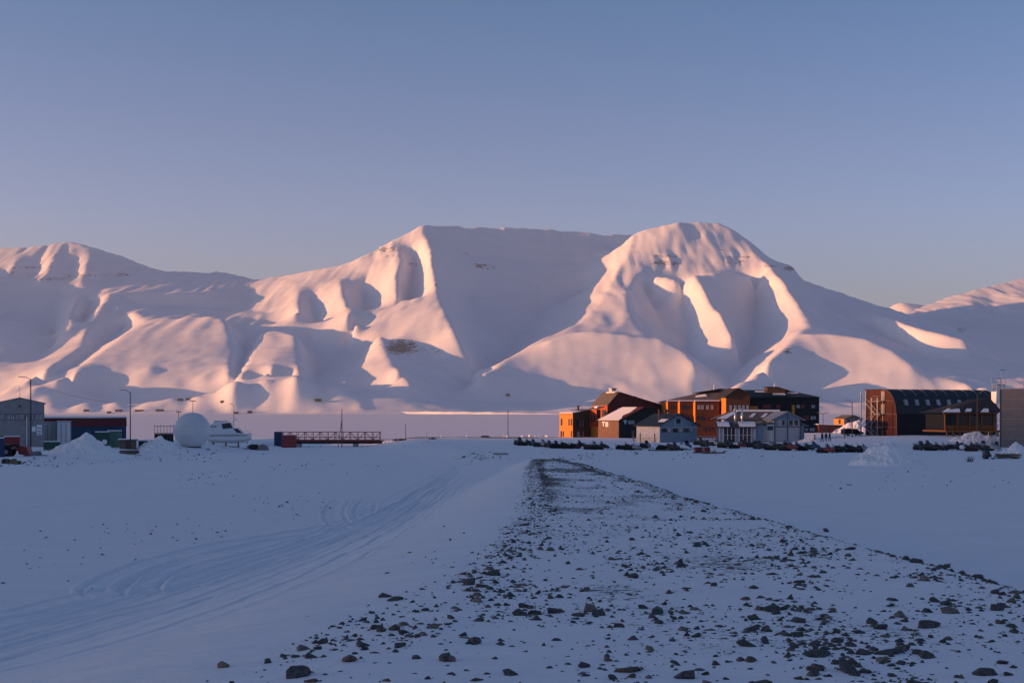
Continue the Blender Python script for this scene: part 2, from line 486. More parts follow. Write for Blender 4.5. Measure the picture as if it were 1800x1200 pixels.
# ------------------------------------------------------------------ near ground: berm, river bed, field, bank
def gz(X, Y):
    X = np.asarray(X, float); Y = np.asarray(Y, float)
    field = np.interp(Y, [-40, 10, 50, 100, 150, 200, 300, 345, 400, 440], [5.6, 5.4, 5.0, 4.1, 3.5, 3.2, 2.6, 2.2, 0.8, -0.6])
    bed = np.interp(Y, [-40, 10, 30, 60, 100, 200, 300, 400, 440], [5.6, 5.25, 5.0, 4.35, 3.6, 2.15, 0.9, 0.1, -0.6])
    xr = np.interp(Y, [0, 110, 170, 300, 440], [-3, -2, -8, -28, -34])
    hw = np.interp(Y, [0, 110, 300], [3.5, 6, 7])
    s = sstep(xr - hw, xr + hw, X)
    z = bed * (1 - s) + field * s
    # left bank
    lb = np.interp(Y, [0, 100, 240, 300, 440], [-57, -57, -57, -55, -60])
    bank = np.interp(Y, [0, 120, 240, 300, 345, 400, 440], [4.6, 3.6, 2.7, 2.4, 2.0, 0.6, -0.6])
    sl = sstep(lb + 7, lb - 5, X)
    z = z * (1 - sl) + np.maximum(bank, z) * sl
    # rise under the road on the right
    rr = sstep(50, 74, X) * sstep(203, 245, Y) * (1 - sstep(310, 400, Y))
    z = z + 1.3 * rr
    # the stony berm
    xc = np.interp(Y, [-40, 10, 50, 115, 150], [1.9, 2.1, 3.1, 3.0, 3.0])
    side = X < xc
    bw = np.interp(Y, [-40, 12, 20, 48, 115, 150], [5.2, 4.6, 4.1, 2.9, 1.5, 1.2])
    top = np.interp(Y, [-40, 6, 20, 37, 50, 86, 120, 150, 170], [7.0, 6.95, 6.62, 6.22, 6.0, 5.35, 4.6, 3.0, -3])
    d = np.abs(X - xc) / bw
    bs = 1 - np.where(side, sstep(0.6, 2.9, d), sstep(0.95, 1.65, d))
    z = np.maximum(z, z * (1 - bs) + np.maximum(top, z) * bs)
    # soft drifts
    z = z + 0.22 * fbm(X / 19 + 4, Y / 23, 3, 3) * sstep(15, 50, Y) + 0.07 * fbm(X / 4.2, Y / 3.1, 3, 6) + 0.022 * fbm(X / 0.75 + Y / 2.6, Y / 0.42, 3, 9) * np.interp(Y, [0, 30, 90], [1.0, 1.0, 0.3])
    return z
def g(x, y):
    return float(gz(np.array([x]), np.array([y]))[0])
def hit(px, py, y0=8.0, y1=420.0):
    """where the ray through a pixel meets the near ground"""
    ys = np.geomspace(y0, y1, 1500)
    xs = (px - 900) / F * ys
    zr = EYE - (py - HY) / F * ys
    k = np.nonzero(gz(xs, ys) >= zr)[0]
    i = k[0] if len(k) else len(ys) - 1
    return Vector((xs[i], ys[i], g(xs[i], ys[i])))

rows = np.concatenate([np.linspace(-40, 5, 40), np.geomspace(5.3, 440, 1080)])
U = np.concatenate([np.linspace(-1, 0.05, 560), np.linspace(0.054, 1, 220)])
UU, YG = np.meshgrid(U, rows)
WID = 9 + 0.62 * np.maximum(YG, 0) + np.maximum(0, -YG) * 1.0
XG = UU * WID
ZG = gz(XG, YG)
# snowmobile tracks: grooves pressed into the snow along paths seen in the photograph
TR = [
 [(-60,1120),(120,1075),(300,1030),(480,975),(600,935),(700,890),(770,850),(815,815)],
 [(-60,1150),(150,1090),(350,1040),(560,965),(690,910),(790,850),(830,812)],
 [(-60,1108),(60,1085),(200,1050),(430,990),(570,945),(660,900),(740,855),(800,815)],
 [(590,925),(450,948),(330,972),(240,1000),(195,1022),(180,1038),(200,1046),(260,1042)],
 [(600,930),(470,955),(350,982),(280,1005),(250,1022),(245,1034),(290,1038),(400,1018)],
 [(600,880),(588,895),(590,912),(610,925),(640,920),(720,880),(790,840)],
 [(650,880),(640,900),(660,915),(700,900),(780,840),(820,812)],
 [(-60,1180),(200,1110),(420,1040),(600,970),(720,905),(800,850)],
 [(-60,1135),(180,1072),(380,1018),(560,955),(680,900),(760,858),(812,820)],
 [(-60,1165),(220,1085),(440,1022),(600,955),(730,892),(806,842)],
 [(-60,1200),(260,1115),(480,1040),(640,965),(750,898),(820,840)],
 [(-60,1092),(100,1062),(330,1006),(520,955),(640,905),(720,862),(790,818)],
 [(60,860),(250,842),(430,822),(600,800),(720,790)],
 [(-60,905),(200,876),(420,846),(620,815),(740,796)],
 [(1150,880),(1250,870),(1260,885),(1180,905),(1100,900)],
]
trk = np.zeros_like(ZG)
def seg_dist(ax, ay, bx, by):
    dx, dy = bx - ax, by - ay
    t = np.clip(((XG - ax) * dx + (YG - ay) * dy) / (dx * dx + dy * dy + 1e-9), 0, 1)
    return np.hypot(XG - ax - t * dx, YG - ay - t * dy)
for ti, ln in enumerate(TR):
    pts = [hit(*p) for p in ln]
    pts = [p for p in pts if p.y < 200]
    sm = []
    for k in range(len(pts) - 1):                       # Catmull-Rom
        p0, p1, p2, p3 = pts[max(k-1,0)], pts[k], pts[k+1], pts[min(k+2,len(pts)-1)]
        for t in np.linspace(0, 1, 7)[:-1]:
            sm.append(0.5 * ((2*p1) + (p2-p0)*t + (2*p0-5*p1+4*p2-p3)*t*t + (3*p1-p0-3*p2+p3)*t**3))
    sm.append(pts[-1])
    dm = np.full_like(ZG, 99.0)
    for a, b in zip(sm[:-1], sm[1:]):
        y0, y1 = min(a.y, b.y) - 1.5, max(a.y, b.y) + 1.5
        r0, r1 = np.searchsorted(rows, y0), np.searchsorted(rows, y1)
        if r1 <= r0: continue
        sl = slice(r0, r1)
        dx, dy = b.x - a.x, b.y - a.y
        t = np.clip(((XG[sl] - a.x) * dx + (YG[sl] - a.y) * dy) / (dx*dx + dy*dy + 1e-9), 0, 1)
        dm[sl] = np.minimum(dm[sl], np.hypot(XG[sl] - a.x - t * dx, YG[sl] - a.y - t * dy))
    prof = -0.05 * np.exp(-((dm - 0.45) / 0.065) ** 2) - 0.02 * np.exp(-(dm / 0.2) ** 2) + 0.025 * np.exp(-((dm - 0.6) / 0.065) ** 2)
    trk += prof * (1.25 if 3 <= ti <= 6 else 0.7)
ZG = ZG + np.clip(trk, -0.14, 0.08) * (1 + 0.5 * fbm(XG / 0.8, YG / 0.8, 2, 14))
M_SNOW = snow_material('ground_snow', fine=2.2, rock_attr=True, rock_scale=8.0, rock_col=(0.11, 0.10, 0.10), grain=9.0, col=(0.88, 0.87, 0.87))
# gravel showing through on the berm
lx_ = np.interp(YG, [8, 11, 14.3, 20, 37, 60, 86, 125], [-2.9, -2.2, -1.6, -0.3, 0.7, 1.1, 1.4, 2.4])
rx_ = np.interp(YG, [8, 15, 20, 28, 48, 80, 125], [6.0, 6.1, 6.9, 6.8, 6.1, 5.1, 3.9])
inside = sstep(lx_ - 0.4, lx_ + 0.5, XG) * (1 - sstep(rx_ - 0.4, rx_ + 0.3, XG)) * (1 - sstep(118, 132, YG)) * sstep(7, 14, YG)
rim = np.exp(-((XG - lx_ - 0.2) / 0.45) ** 2) + np.exp(-((XG - rx_ + 0.2) / 0.4) ** 2)
far_ = sstep(24, 75, YG)
grav = inside * (0.27 + 0.16 * far_ + 0.2 * far_ * np.clip(rim, 0, 1) + 0.34 * fbm(XG / 1.6, YG / 4.2, 3, 55))
gr = grid_mesh('snow_ground', XG, YG, ZG, M_SNOW, True, {'rock': np.clip(grav, 0, 0.6)})
tag(gr, kind='structure')

# shore road: a ploughed gravel road along the edge of the ice
M_ROAD = simple('road_gravel', (0.16, 0.15, 0.155), 0.9, var=0.3, scale=0.4)
U2, V2 = np.meshgrid(np.linspace(-28, 26, 120), np.linspace(0, 1, 5))
YR = 331 + V2 * 4.5 + 0.004 * U2 ** 2 * 0.5
rd = grid_mesh('shore_road', U2, YR, gz(U2, YR) + 0.12 + 0.25 * V2 * (1 - V2), M_ROAD)
tag(rd, kind='structure')
# ------------------------------------------------------------------ mesh helper and materials
class MB:
    """collects boxes, prisms and tubes; build() links them as one mesh object"""
    def __init__(self):
        self.v = []; self.f = []
    def add(self, vs, fs):
        n = len(self.v)
        self.v += [tuple(p) for p in vs]
        self.f += [tuple(n + i for i in q) for q in fs]
        return self
    def box(self, x0, x1, y0, y1, z0, z1):
        return self.add([(x0,y0,z0),(x1,y0,z0),(x1,y1,z0),(x0,y1,z0),(x0,y0,z1),(x1,y0,z1),(x1,y1,z1),(x0,y1,z1)],
                        [(3,2,1,0),(4,5,6,7),(0,1,5,4),(1,2,6,5),(2,3,7,6),(3,0,4,7)])
    def prism(self, prof, axis, a, b):
        """closed profile of (p, z) pushed along 'y' (p is x) or along 'x' (p is y)"""
        n = len(prof)
        mk = (lambda p, t: (p[0], t, p[1])) if axis == 'y' else (lambda p, t: (t, p[0], p[1]))
        vs = [mk(p, a) for p in prof] + [mk(p, b) for p in prof]
        fs = [tuple(range(n)), tuple(range(2 * n - 1, n - 1, -1))]
        fs += [(i, n + i, n + (i + 1) % n, (i + 1) % n) for i in range(n)]
        return self.add(vs, fs)
    def tube(self, p0, p1, r0, r1=None, n=8):
        r1 = r0 if r1 is None else r1
        p0 = Vector(p0); p1 = Vector(p1); d = (p1 - p0).normalized()
        u = d.orthogonal().normalized(); w = d.cross(u)
        vs = []
        for p, r in ((p0, r0), (p1, r1)):
            vs += [p + r * (math.cos(2*math.pi*k/n) * u + math.sin(2*math.pi*k/n) * w) for k in range(n)]
        fs = [tuple(range(n - 1, -1, -1)), tuple(range(n, 2 * n))] + [(k, (k+1) % n, n + (k+1) % n, n + k) for k in range(n)]
        return self.add(vs, fs)
    def path(self, pts, r, n=6):
        for a, b in zip(pts[:-1], pts[1:]): self.tube(a, b, r, r, n)
        return self
    def lathe(self, prof, n=24, c=(0, 0)):
        vs = []; fs = []
        for r, z in prof:
            vs += [(c[0] + r * math.cos(2*math.pi*k/n), c[1] + r * math.sin(2*math.pi*k/n), z) for k in range(n)]
        for i in range(len(prof) - 1):
            fs += [(i*n+k, i*n+(k+1) % n, (i+1)*n+(k+1) % n, (i+1)*n+k) for k in range(n)]
        fs += [tuple(range(n - 1, -1, -1)), tuple(range((len(prof)-1)*n, len(prof)*n))]
        return self.add(vs, fs)
    def mesh(self, name, mat, smooth=False):
        me = bpy.data.meshes.new(name)
        me.from_pydata(self.v, [], self.f)
        bm = bmesh.new(); bm.from_mesh(me)
        bmesh.ops.recalc_face_normals(bm, faces=bm.faces)
        bm.to_mesh(me); bm.free()
        if smooth:
            me.polygons.foreach_set('use_smooth', [True] * len(me.polygons))
        me.materials.append(mat)
        return me
    def build(self, name, mat, parent=None, smooth=False):
        o = bpy.data.objects.new(name, self.mesh(name, mat, smooth))
        COL.objects.link(o)
        if parent is not None: o.parent = parent
        return o

def thing(name, label, cat, loc, yaw=0.0, group=None):
    o = bpy.data.objects.new(name, None)
    o.empty_display_size = 0.5
    COL.objects.link(o)
    o.location = loc; o.rotation_euler = (0, 0, yaw)
    return tag(o, label, cat, group)

def dup(root, loc, yaw, label, scale=None):
    """a copy of a thing with copies of its parts and sub-parts"""
    r = root.copy(); COL.objects.link(r)
    r.location = loc; r.rotation_euler = (0, 0, yaw); r['label'] = label
    if scale: r.scale = scale
    for ch in list(root.children):
        c = ch.copy(); COL.objects.link(c); c.parent = r
        for gc in list(ch.children):
            d = gc.copy(); COL.objects.link(d); d.parent = c
    return r

M = dict(
    grey_clad=clad('grey_cladding', (0.26, 0.26, 0.28), 0.3, 'Z'),
    beige_clad=clad('warm_grey_cladding', (0.16, 0.155, 0.16), 0.25, 'Z'),
    white_paint=simple('white_paint', (0.80, 0.80, 0.82), 0.5),
    offwhite=clad('off_white_boards', (0.60, 0.57, 0.54), 0.2, 'X', 0.7, 0.2),
    red_roof=clad('dark_red_sheet', (0.10, 0.022, 0.028), 0.3, 'X'),
    blue_wall=clad('navy_sheet', (0.02, 0.05, 0.11), 0.3, 'X'),
    orange=clad('sunlit_orange_boards', (0.62, 0.21, 0.035), 0.2, 'X', 0.7, 0.3, 0.12),  # sunlight put into the colour, for walls turned to the sun
    sunlit_red=clad('sunlit_red_boards', (0.42, 0.075, 0.025), 0.2, 'X', 0.7, 0.3, 0.12),  # lit copy of the dark red boards, for sunward walls
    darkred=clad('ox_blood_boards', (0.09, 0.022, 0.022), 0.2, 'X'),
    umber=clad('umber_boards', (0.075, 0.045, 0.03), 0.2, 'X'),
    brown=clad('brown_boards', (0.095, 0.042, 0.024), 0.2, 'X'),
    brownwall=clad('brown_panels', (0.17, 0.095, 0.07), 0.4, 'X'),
    black=clad('black_boards', (0.012, 0.014, 0.018), 0.2, 'X'),
    yellow=clad('ochre_panel', (0.55, 0.22, 0.03), 0.15, 'X', 0.7, 0.2),
    bluegrey=clad('blue_grey_boards', (0.19, 0.25, 0.31), 0.25, 'Z', 0.7, 0.25, 0.08),
    bluegrey2=simple('pale_blue_panel', (0.27, 0.33, 0.39), 0.6, var=0.06),
    slate=clad('slate_roof', (0.025, 0.032, 0.042), 0.35, 'Z', 0.6),
    roofgrey=clad('grey_felt_roof', (0.14, 0.115, 0.105), 0.4, 'Z'),
    darkfelt=simple('dark_roof_felt', (0.03, 0.028, 0.03), 0.8),
    barnred=clad('barn_red_boards', (0.075, 0.02, 0.016), 0.2, 'Y'),
    timber=clad('oiled_timber', (0.27, 0.105, 0.035), 0.12, 'X'),
    wood=clad('weathered_wood', (0.16, 0.12, 0.09), 0.1, 'X'),
    glass=simple('window_glass', (0.03, 0.035, 0.05), 0.08, var=0.3, spec=0.6),
    paleglass=simple('pale_glass', (0.34, 0.33, 0.36), 0.25, var=0.4, scale=0.9, spec=0.5),  # paler, blotchier panes than the dark window glass
    frame=simple('dark_frame', (0.05, 0.05, 0.055), 0.6),
    whiteframe=simple('pale_frame', (0.5, 0.5, 0.52), 0.6),
    steel=simple('bright_steel', (0.75, 0.72, 0.68), 0.28, 0.9, 0.06),
    galv=simple('galvanised_steel', (0.32, 0.33, 0.35), 0.55, 0.5),
    pole=simple('tarred_pole', (0.055, 0.05, 0.05), 0.8),
    dark=simple('black_plastic', (0.015, 0.016, 0.02), 0.5),
    rubber=simple('black_rubber', (0.012, 0.012, 0.013), 0.85),
    redpaint=simple('red_paint', (0.20, 0.03, 0.03), 0.5),
    rust=simple('red_oxide_steel', (0.26, 0.055, 0.055), 0.7),
    bluepaint=simple('blue_paint', (0.02, 0.045, 0.12), 0.5),
    green=simple('green_paint', (0.025, 0.085, 0.065), 0.55),
    palegreen=simple('pale_green_canvas', (0.11, 0.19, 0.16), 0.8),
    canvas=simple('tan_canvas', (0.22, 0.20, 0.18), 0.9),
    gelcoat=simple('white_gelcoat', (0.74, 0.75, 0.77), 0.3, var=0.05),
    radome=simple('radome_shell', (0.62, 0.64, 0.66), 0.45, var=0.05, scale=0.6),
    concrete=simple('concrete', (0.30, 0.28, 0.27), 0.9),
    cloth=simple('dark_clothing', (0.02, 0.022, 0.03), 0.9),
    cloth2=simple('navy_clothing', (0.025, 0.035, 0.07), 0.9),
    skin=simple('skin', (0.45, 0.27, 0.2), 0.6),
    print_white=simple('white_print', (0.75, 0.76, 0.8), 0.6, var=0.03),
    print_blue=simple('pale_blue_print', (0.35, 0.5, 0.68), 0.6, var=0.03),
)
M_PILE = snow_material('heaped_snow', fine=1.2, col=(0.88, 0.87, 0.87))

class Face:
    """a wall plane in a thing's own space: o origin (x, y), u along, n outward"""
    def __init__(self, o, u, n): self.o, self.u, self.n = o, u, n
    def pt(self, s, t, z): return (self.o[0] + self.u[0]*s + self.n[0]*t, self.o[1] + self.u[1]*s + self.n[1]*t, z)
    def slab(self, mb, s0, s1, z0, z1, t0, t1):
        q = [self.pt(s, t, z) for z in (z0, z1) for (s, t) in ((s0,t0),(s1,t0),(s1,t1),(s0,t1))]
        mb.add(q, [(0,1,2,3),(4,5,6,7),(0,1,5,4),(1,2,6,5),(2,3,7,6),(3,0,4,7)])
        return mb
def front(x0=0, y=0): return Face((x0, y), (1, 0), (0, -1))
def left(x=0, y1=0): return Face((x, y1), (0, 1), (-1, 0))       # s runs away from the viewer

def window(par, fc, s, z, w, h, pane='glass', frame='frame', bars=0, b=0.07):
    m = MB()
    fc.slab(m, s, s+w, z, z+b, 0.0, 0.06); fc.slab(m, s, s+w, z+h-b, z+h, 0.0, 0.06)
    fc.slab(m, s, s+b, z+b, z+h-b, 0.0, 0.06); fc.slab(m, s+w-b, s+w, z+b, z+h-b, 0.0, 0.06)
    for k in range(bars):
        c = s + w * (k + 1) / (bars + 1)
        fc.slab(m, c - b/2, c + b/2, z+b, z+h-b, 0.0, 0.05)
    o = m.build('window', M[frame], par)
    for k in range(bars + 1):
        a0 = s + b if k == 0 else s + w * k / (bars + 1) + b/2
        a1 = s + w - b if k == bars else s + w * (k + 1) / (bars + 1) - b/2
        fc.slab(MB(), a0, a1, z+b, z+h-b, 0.004, 0.025).build('pane', M[pane], o)
    return o
def panel(par, fc, s, z, w, h, mat, name='panel', t=0.04):
    return fc.slab(MB(), s, s+w, z, z+h, 0.003, t).build(name, M[mat], par)

def base(px, py, Y, sink=0.15):
    """ground point under a pixel column at depth Y"""
    x = (px - 900) / F * Y
    return Vector((x, Y, g(x, Y) - sink))
def zat(py, Y): return EYE - (py - HY) / F * Y

def snow_slab(par, pts, th=0.18, name='roof_snow'):
    """lying snow on a roof plane: pts are corners in order"""
    m = MB(); n = len(pts)
    m.add([Vector(p) + Vector((0, 0, 0.012)) for p in pts] + [Vector(p) + Vector((0, 0, th)) for p in pts],
          [tuple(range(n-1, -1, -1)), tuple(range(n, 2*n))] + [(i, (i+1) % n, n+(i+1) % n, n+i) for i in range(n)])
    return m.build(name, M_PILE, par)

# ------------------------------------------------------------------ left yard
def radial_yaw(px): return -math.atan2(px - 900, F)

# grey warehouse
Y = 232.0; k = Y / F
B = base(78, 785, Y, 0.3); zb = B.z
w = thing('grey_warehouse', 'grey clad warehouse with gable end and window strip at the left edge', 'warehouse', B, radial_yaw(38))
W_, D_ = 8.0, 22.0
He, Hr = zat(709, Y) - zb, zat(700, Y) - zb
MB().prism([(-W_, 0), (0, 0), (0, He), (-W_/2, Hr), (-W_, He)], 'y', 0, D_).build('wall', M['grey_clad'], w)
rf = MB().prism([(-W_-0.25, He-0.06), (-W_/2, Hr+0.03), (0.25, He-0.06), (0.25, He+0.10), (-W_/2, Hr+0.19), (-W_-0.25, He+0.10)], 'y', -0.2, D_+0.2).build('roof', M['galv'], w)
fc = front(0, 0)
zs = zat(738, Y) - zb
for i in range(5):
    window(w, fc, -W_ + 0.15 + i * 1.57, zs, 1.45, 1.1, 'paleglass', 'frame', 3, 0.06)
panel(w, fc, -2.05, 3.0, 0.62, 0.85, 'white_paint', 'sign_board', 0.06)
sb = panel(w, fc, -1.25, 2.4, 0.85, 1.75, 'white_paint', 'sign_board', 0.06)
for zz_ in (2.6, 3.0, 3.5): fc.slab(MB(), -1.15, -0.55, zz_, zz_ + 0.18, 0.062, 0.066).build('print', M['bluegrey'], sb)
panel(w, fc, -5.6, 0.3, 1.2, 1.9, 'frame', 'door', 0.05)
panel(w, fc, -2.95, 0.5, 0.14, 5.0, 'print_white', 'downpipe', 0.16)
MB().tube((-W_/2, 0.3, Hr), (-W_/2, 0.3, Hr + 2.2), 0.03, 0.02).tube((-W_/2 - 0.25, 0.3, Hr + 1.7), (-W_/2 + 0.25, 0.3, Hr + 1.7), 0.02).build('antenna', M['pole'], w)
MB().box(-W_/2 - 0.15, -W_/2 + 0.15, -0.35, 0.0, Hr - 1.5, Hr - 1.2).build('floodlight', M['frame'], w)

# long hall, dark red over navy
Y = 300.0; k = Y / F
B = base(222, 772, Y, 0.3); zb = B.z
w = thing('long_hall', 'long low hall with dark red mansard roof over navy wall', 'hall', B, radial_yaw(150))
L_, D_ = 21.0, 10.0
h1, h2, h3 = zat(749, Y) - zb, zat(736, Y) - zb, zat(733, Y) - zb
MB().box(-L_, 0, 0, D_, 0, h1).build('wall', M['blue_wall'], w)
MB().prism([(-0.15, h1), (D_+0.15, h1), (D_-0.5, h2), (D_-1.8, h3), (1.8, h3), (0.5, h2)], 'x', -L_-0.1, 0.1).build('roof', M['red_roof'], w)
snow_slab(w, [(-L_, 0.9, h3-0.15), (-6, 0.8, h3-0.18), (0.1, 1.0, h3-0.1), (0.1, D_-1.8, h3), (-L_, D_-1.8, h3)], 0.3)
for i in range(6): panel(w, front(0, 0), -3.4 * (i + 1), 0.1, 0.08, h1 - 0.2, 'frame', 'wall_rib', 0.08)

# two white box containers
for i, (pa, pb, ytop, Y, lab) in enumerate(((78, 99, 744, 246, 'white box container standing nearest the grey warehouse'), (101, 125, 742, 243, 'white box container right of its twin, before the red roofed hall'))):
    B = base(pb, 775, Y, 0.2)
    c = thing('white_container', lab, 'container', B, radial_yaw((pa + pb) / 2), 'white box containers')
    W_ = (pb - pa) * Y / F; H_ = zat(ytop, Y) - B.z
    MB().box(-W_, 0, 0, 5.5, 0.15, H_).build('body', M['white_paint'], c)
    MB().box(-W_-0.04, 0.04, -0.06, 5.56, H_, H_ + 0.1).build('top_rail', M['galv'], c)
    for sx in (-W_ - 0.02, -0.1): MB().box(sx, sx + 0.12, -0.05, 0.0, 0.1, H_).build('corner_post', M['galv'], c)
    for sx in (-W_*0.68, -W_*0.35): MB().tube((sx, -0.06, 0.3), (sx, -0.06, H_-0.2), 0.03).build('lock_bar', M['frame'], c)
    snow_slab(c, [(-W_, 0, H_+0.1), (0, 0, H_+0.1), (0, 5.5, H_+0.1), (-W_, 5.5, H_+0.1)], 0.12, 'snow_cap')

def crate_box(px0, px1, ytop, ybot, Y, depth, name, label, cat, mat, group=None, ribs=5, snow=True, yaw=None):
    B = base(px1, ybot, Y, 0.1)
    c = thing(name, label, cat, B, radial_yaw((px0 + px1) / 2) if yaw is None else yaw, group)
    W_ = (px1 - px0) * Y / F; H_ = max(0.5, zat(ytop, Y) - B.z)
    MB().box(-W_, 0, 0, depth, 0.0, H_).build('body', M[mat], c)
    for i in range(ribs):
        s = -W_ + W_ * (i + 0.5) / ribs
        MB().box(s - 0.05, s + 0.05, -0.05, 0.0, 0.1, H_ - 0.1).build('rib', M[mat], c)
    MB().box(-W_ - 0.03, 0.03, -0.04, depth + 0.03, H_, H_ + 0.06).build('top_rail', M[mat], c)
    if snow: snow_slab(c, [(-W_, 0, H_+0.06), (0, 0, H_+0.06), (0, depth, H_+0.06), (-W_, depth, H_+0.06)], 0.12, 'snow_cap')
    return c
crate_box(-20, 35, 768, 786, 205, 2.4, 'red_container', 'long dark red container at the left edge before the grey warehouse', 'container', 'redpaint')
crate_box(-14, 8, 771, 792, 168, 1.6, 'blue_tank', 'blue box tank cut by the left edge of the picture', 'tank', 'bluepaint', ribs=3)
crate_box(78, 106, 777, 790, 212, 2.0, 'dark_skip', 'dark green open skip in front of the white containers', 'skip', 'green', ribs=4)
c = crate_box(168, 192, 760, 783, 222, 2.4, 'green_container', 'dark green container with white disc behind the left snow heap', 'container', 'green')
last_ = MB().lathe([(0.01, 0), (0.42, 0), (0.42, 0.02), (0.01, 0.02)], 16).build('disc', M['print_white'], c)
last_.rotation_euler = (R(90), 0, 0); last_.location = (-0.75, -0.06, 1.15)
crate_box(190, 214, 758, 781, 226, 3.0, 'green_tent_box', 'pale green canvas covered crate beside the dark green container', 'crate', 'palegreen', ribs=3)

# wheel loader with red bucket
B = base(8, 800, 172, 0.05)
w = thing('wheel_loader', 'dark wheel loader with raised red bucket at the left edge', 'loader', B, 0.1)
MB().prism([(-3.0, 0.7), (0.8, 0.7), (1.1, 1.0), (0.9, 1.5), (-0.6, 1.6), (-0.8, 1.75), (-3.0, 1.6)], 'y', -0.9, 0.9).build('chassis', M['dark'], w)
cb = MB().prism([(-1.5, 1.6), (-0.1, 1.6), (-0.3, 2.7), (-1.4, 2.7)], 'y', -0.75, 0.75).build('cab', M['frame'], w)
MB().box(-1.35, -0.3, -0.78, -0.755, 1.75, 2.55).build('pane', M['glass'], cb)
for x_ in (-2.2, 0.5):
    for y_ in (-1.0, 1.0):
        t_ = MB().tube((x_, y_ - 0.25, 0.65), (x_, y_ + 0.25, 0.65), 0.68, n=18).build('wheel', M['rubber'], w)
        MB().tube((x_, y_ - 0.27, 0.65), (x_, y_ + 0.27, 0.65), 0.28, n=12).build('rim', M['galv'], t_)
MB().path([(0.6, -0.5, 1.4), (1.6, -0.5, 1.5), (2.2, -0.5, 0.8)], 0.11).path([(0.6, 0.5, 1.4), (1.6, 0.5, 1.5), (2.2, 0.5, 0.8)], 0.11).build('arm', M['dark'], w)
MB().prism([(2.0, 0.35), (3.0, 0.15), (3.35, 0.3), (3.0, 1.2), (2.2, 1.45), (1.95, 1.0)], 'y', -1.1, 1.1).build('bucket', M['redpaint'], w)

# plank stack, hut, rack, junk
def stack(px, py, Y, n, L, label, name='plank_stack', yaw=0.0, mat='wood'):
    B = base(px, py, Y, 0.05)
    c = thing(name, label, 'timber stack', B, yaw)
    rnd = random.Random(int(px))
    for i in range(n):
        lv, ps = divmod(i, 5)
        m = MB(); a = rnd.uniform(-0.06, 0.06); l_ = L * rnd.uniform(0.8, 1.05)
        y0 = ps * 0.28; z0 = 0.12 + lv * 0.13
        m.box(-l_/2, l_/2, y0, y0 + 0.23, z0, z0 + 0.09)
        p = m.build('plank', M[mat], c); p.rotation_euler = (0, rnd.uniform(-0.02, 0.02), a)
    for x_ in (-L*0.3, L*0.3): MB().box(x_ - 0.06, x_ + 0.06, -0.05, 1.4, 0, 0.12).build('bearer', M[mat], c)
    return c
stack(226, 797, 196, 20, 2.9, 'stack of grey planks right of the big left snow heap', yaw=0.15)
stack(1776, 807, 156, 20, 2.9, 'jumbled pile of old planks before the small right snow heap', 'plank_pile', 0.1)
stack(92, 789, 206, 10, 2.2, 'low pile of boards before the dark green skip', 'board_pile', 0.2)

B = base(240, 785, 212, 0.1)
w = thing('wooden_hut', 'small dark wooden hut with snowy flat roof near the street lamp', 'hut', B, radial_yaw(225))
MB().box(-2.6, 0, 0, 2.2, 0, 1.55).build('wall', M['wood'], w)
MB().box(-2.8, 0.2, -0.2, 2.4, 1.55, 1.67).build('roof', M['darkfelt'], w)
snow_slab(w, [(-2.8, -0.2, 1.67), (0.2, -0.2, 1.67), (0.2, 2.4, 1.67), (-2.8, 2.4, 1.67)], 0.15)
panel(w, front(), -1.6, 0.1, 0.75, 1.3, 'frame', 'door')

def junk(px, py, Y, W, H, seed, label, name='scrap_heap', mats=('dark', 'rust', 'galv', 'wood')):
    """a heap of leftover beams, boxes and drums"""
    rnd = random.Random(seed)
    c = thing(name, label, 'scrap heap', base(px, py, Y, 0.05), 0)
    for i in range(14):
        x = rnd.uniform(-W/2, W/2); hmax = H * (1 - (2*x/W)**2 * 0.7)
        t = rnd.random(); m = MB()
        if t < 0.4:
            a = Vector((x, rnd.uniform(-.5, 1), rnd.uniform(0.1, hmax*0.6))); d = Vector((rnd.uniform(-1, 1), rnd.uniform(-.3, .3), rnd.uniform(-0.2, 0.5))) * W * 0.22
            m.tube(a - d * 0.5, a + d * 0.5, rnd.uniform(0.05, 0.12)); nm = 'beam'
        elif t < 0.75:
            s = rnd.uniform(0.3, 0.6) * H
            m.box(x - s, x + s, -s, s, 0, rnd.uniform(0.4, 0.9) * hmax); nm = 'box'
        else:
            m.tube((x, -0.2, 0), (x, -0.2, min(0.95, hmax*0.8)), 0.32, n=12); nm = 'drum'
        m.build(nm, M[mats[i % len(mats)]], c)
    return c
junk(265, 778, 236, 4.5, 1.9, 3, 'dark scrap heap left of the radome behind the snow heap')
junk(444, 779, 262, 2.4, 1.3, 5, 'dark scrap between the boat and the round canvas mound')
junk(20, 801, 150, 2.4, 0.9, 9, 'low dark clutter at the foot of the left edge yard', mats=('dark', 'wood'))
junk(62, 797, 176, 2.2, 1.0, 12, 'blue grey clutter between the red bucket and the snow heap', mats=('bluegrey', 'galv', 'wood'))

B = base(305, 765, 252, 0.0); B.z = g(B.x, B.y)
w = thing('storage_rack', 'open timber rack with upright posts behind the radome', 'rack', B, radial_yaw(290))
zt = zat(746, 252) - B.z; zm = zat(761, 252) - B.z
for i in range(7): MB().box(-3.5 + i*0.57, -3.42 + i*0.57, 0, 0.08, 0, zt - (0.25 if i in (1, 4) else 0)).build('post', M['wood'], w)
for z_ in (zm, zt - 0.35): MB().box(-3.55, 0.05, 0.085, 0.15, z_, z_ + 0.1).build('rail', M['wood'], w)
MB().box(-3.5, 0, 0.2, 1.6, 0.0, zm - 0.1).build('shelf_load', M['dark'], w)

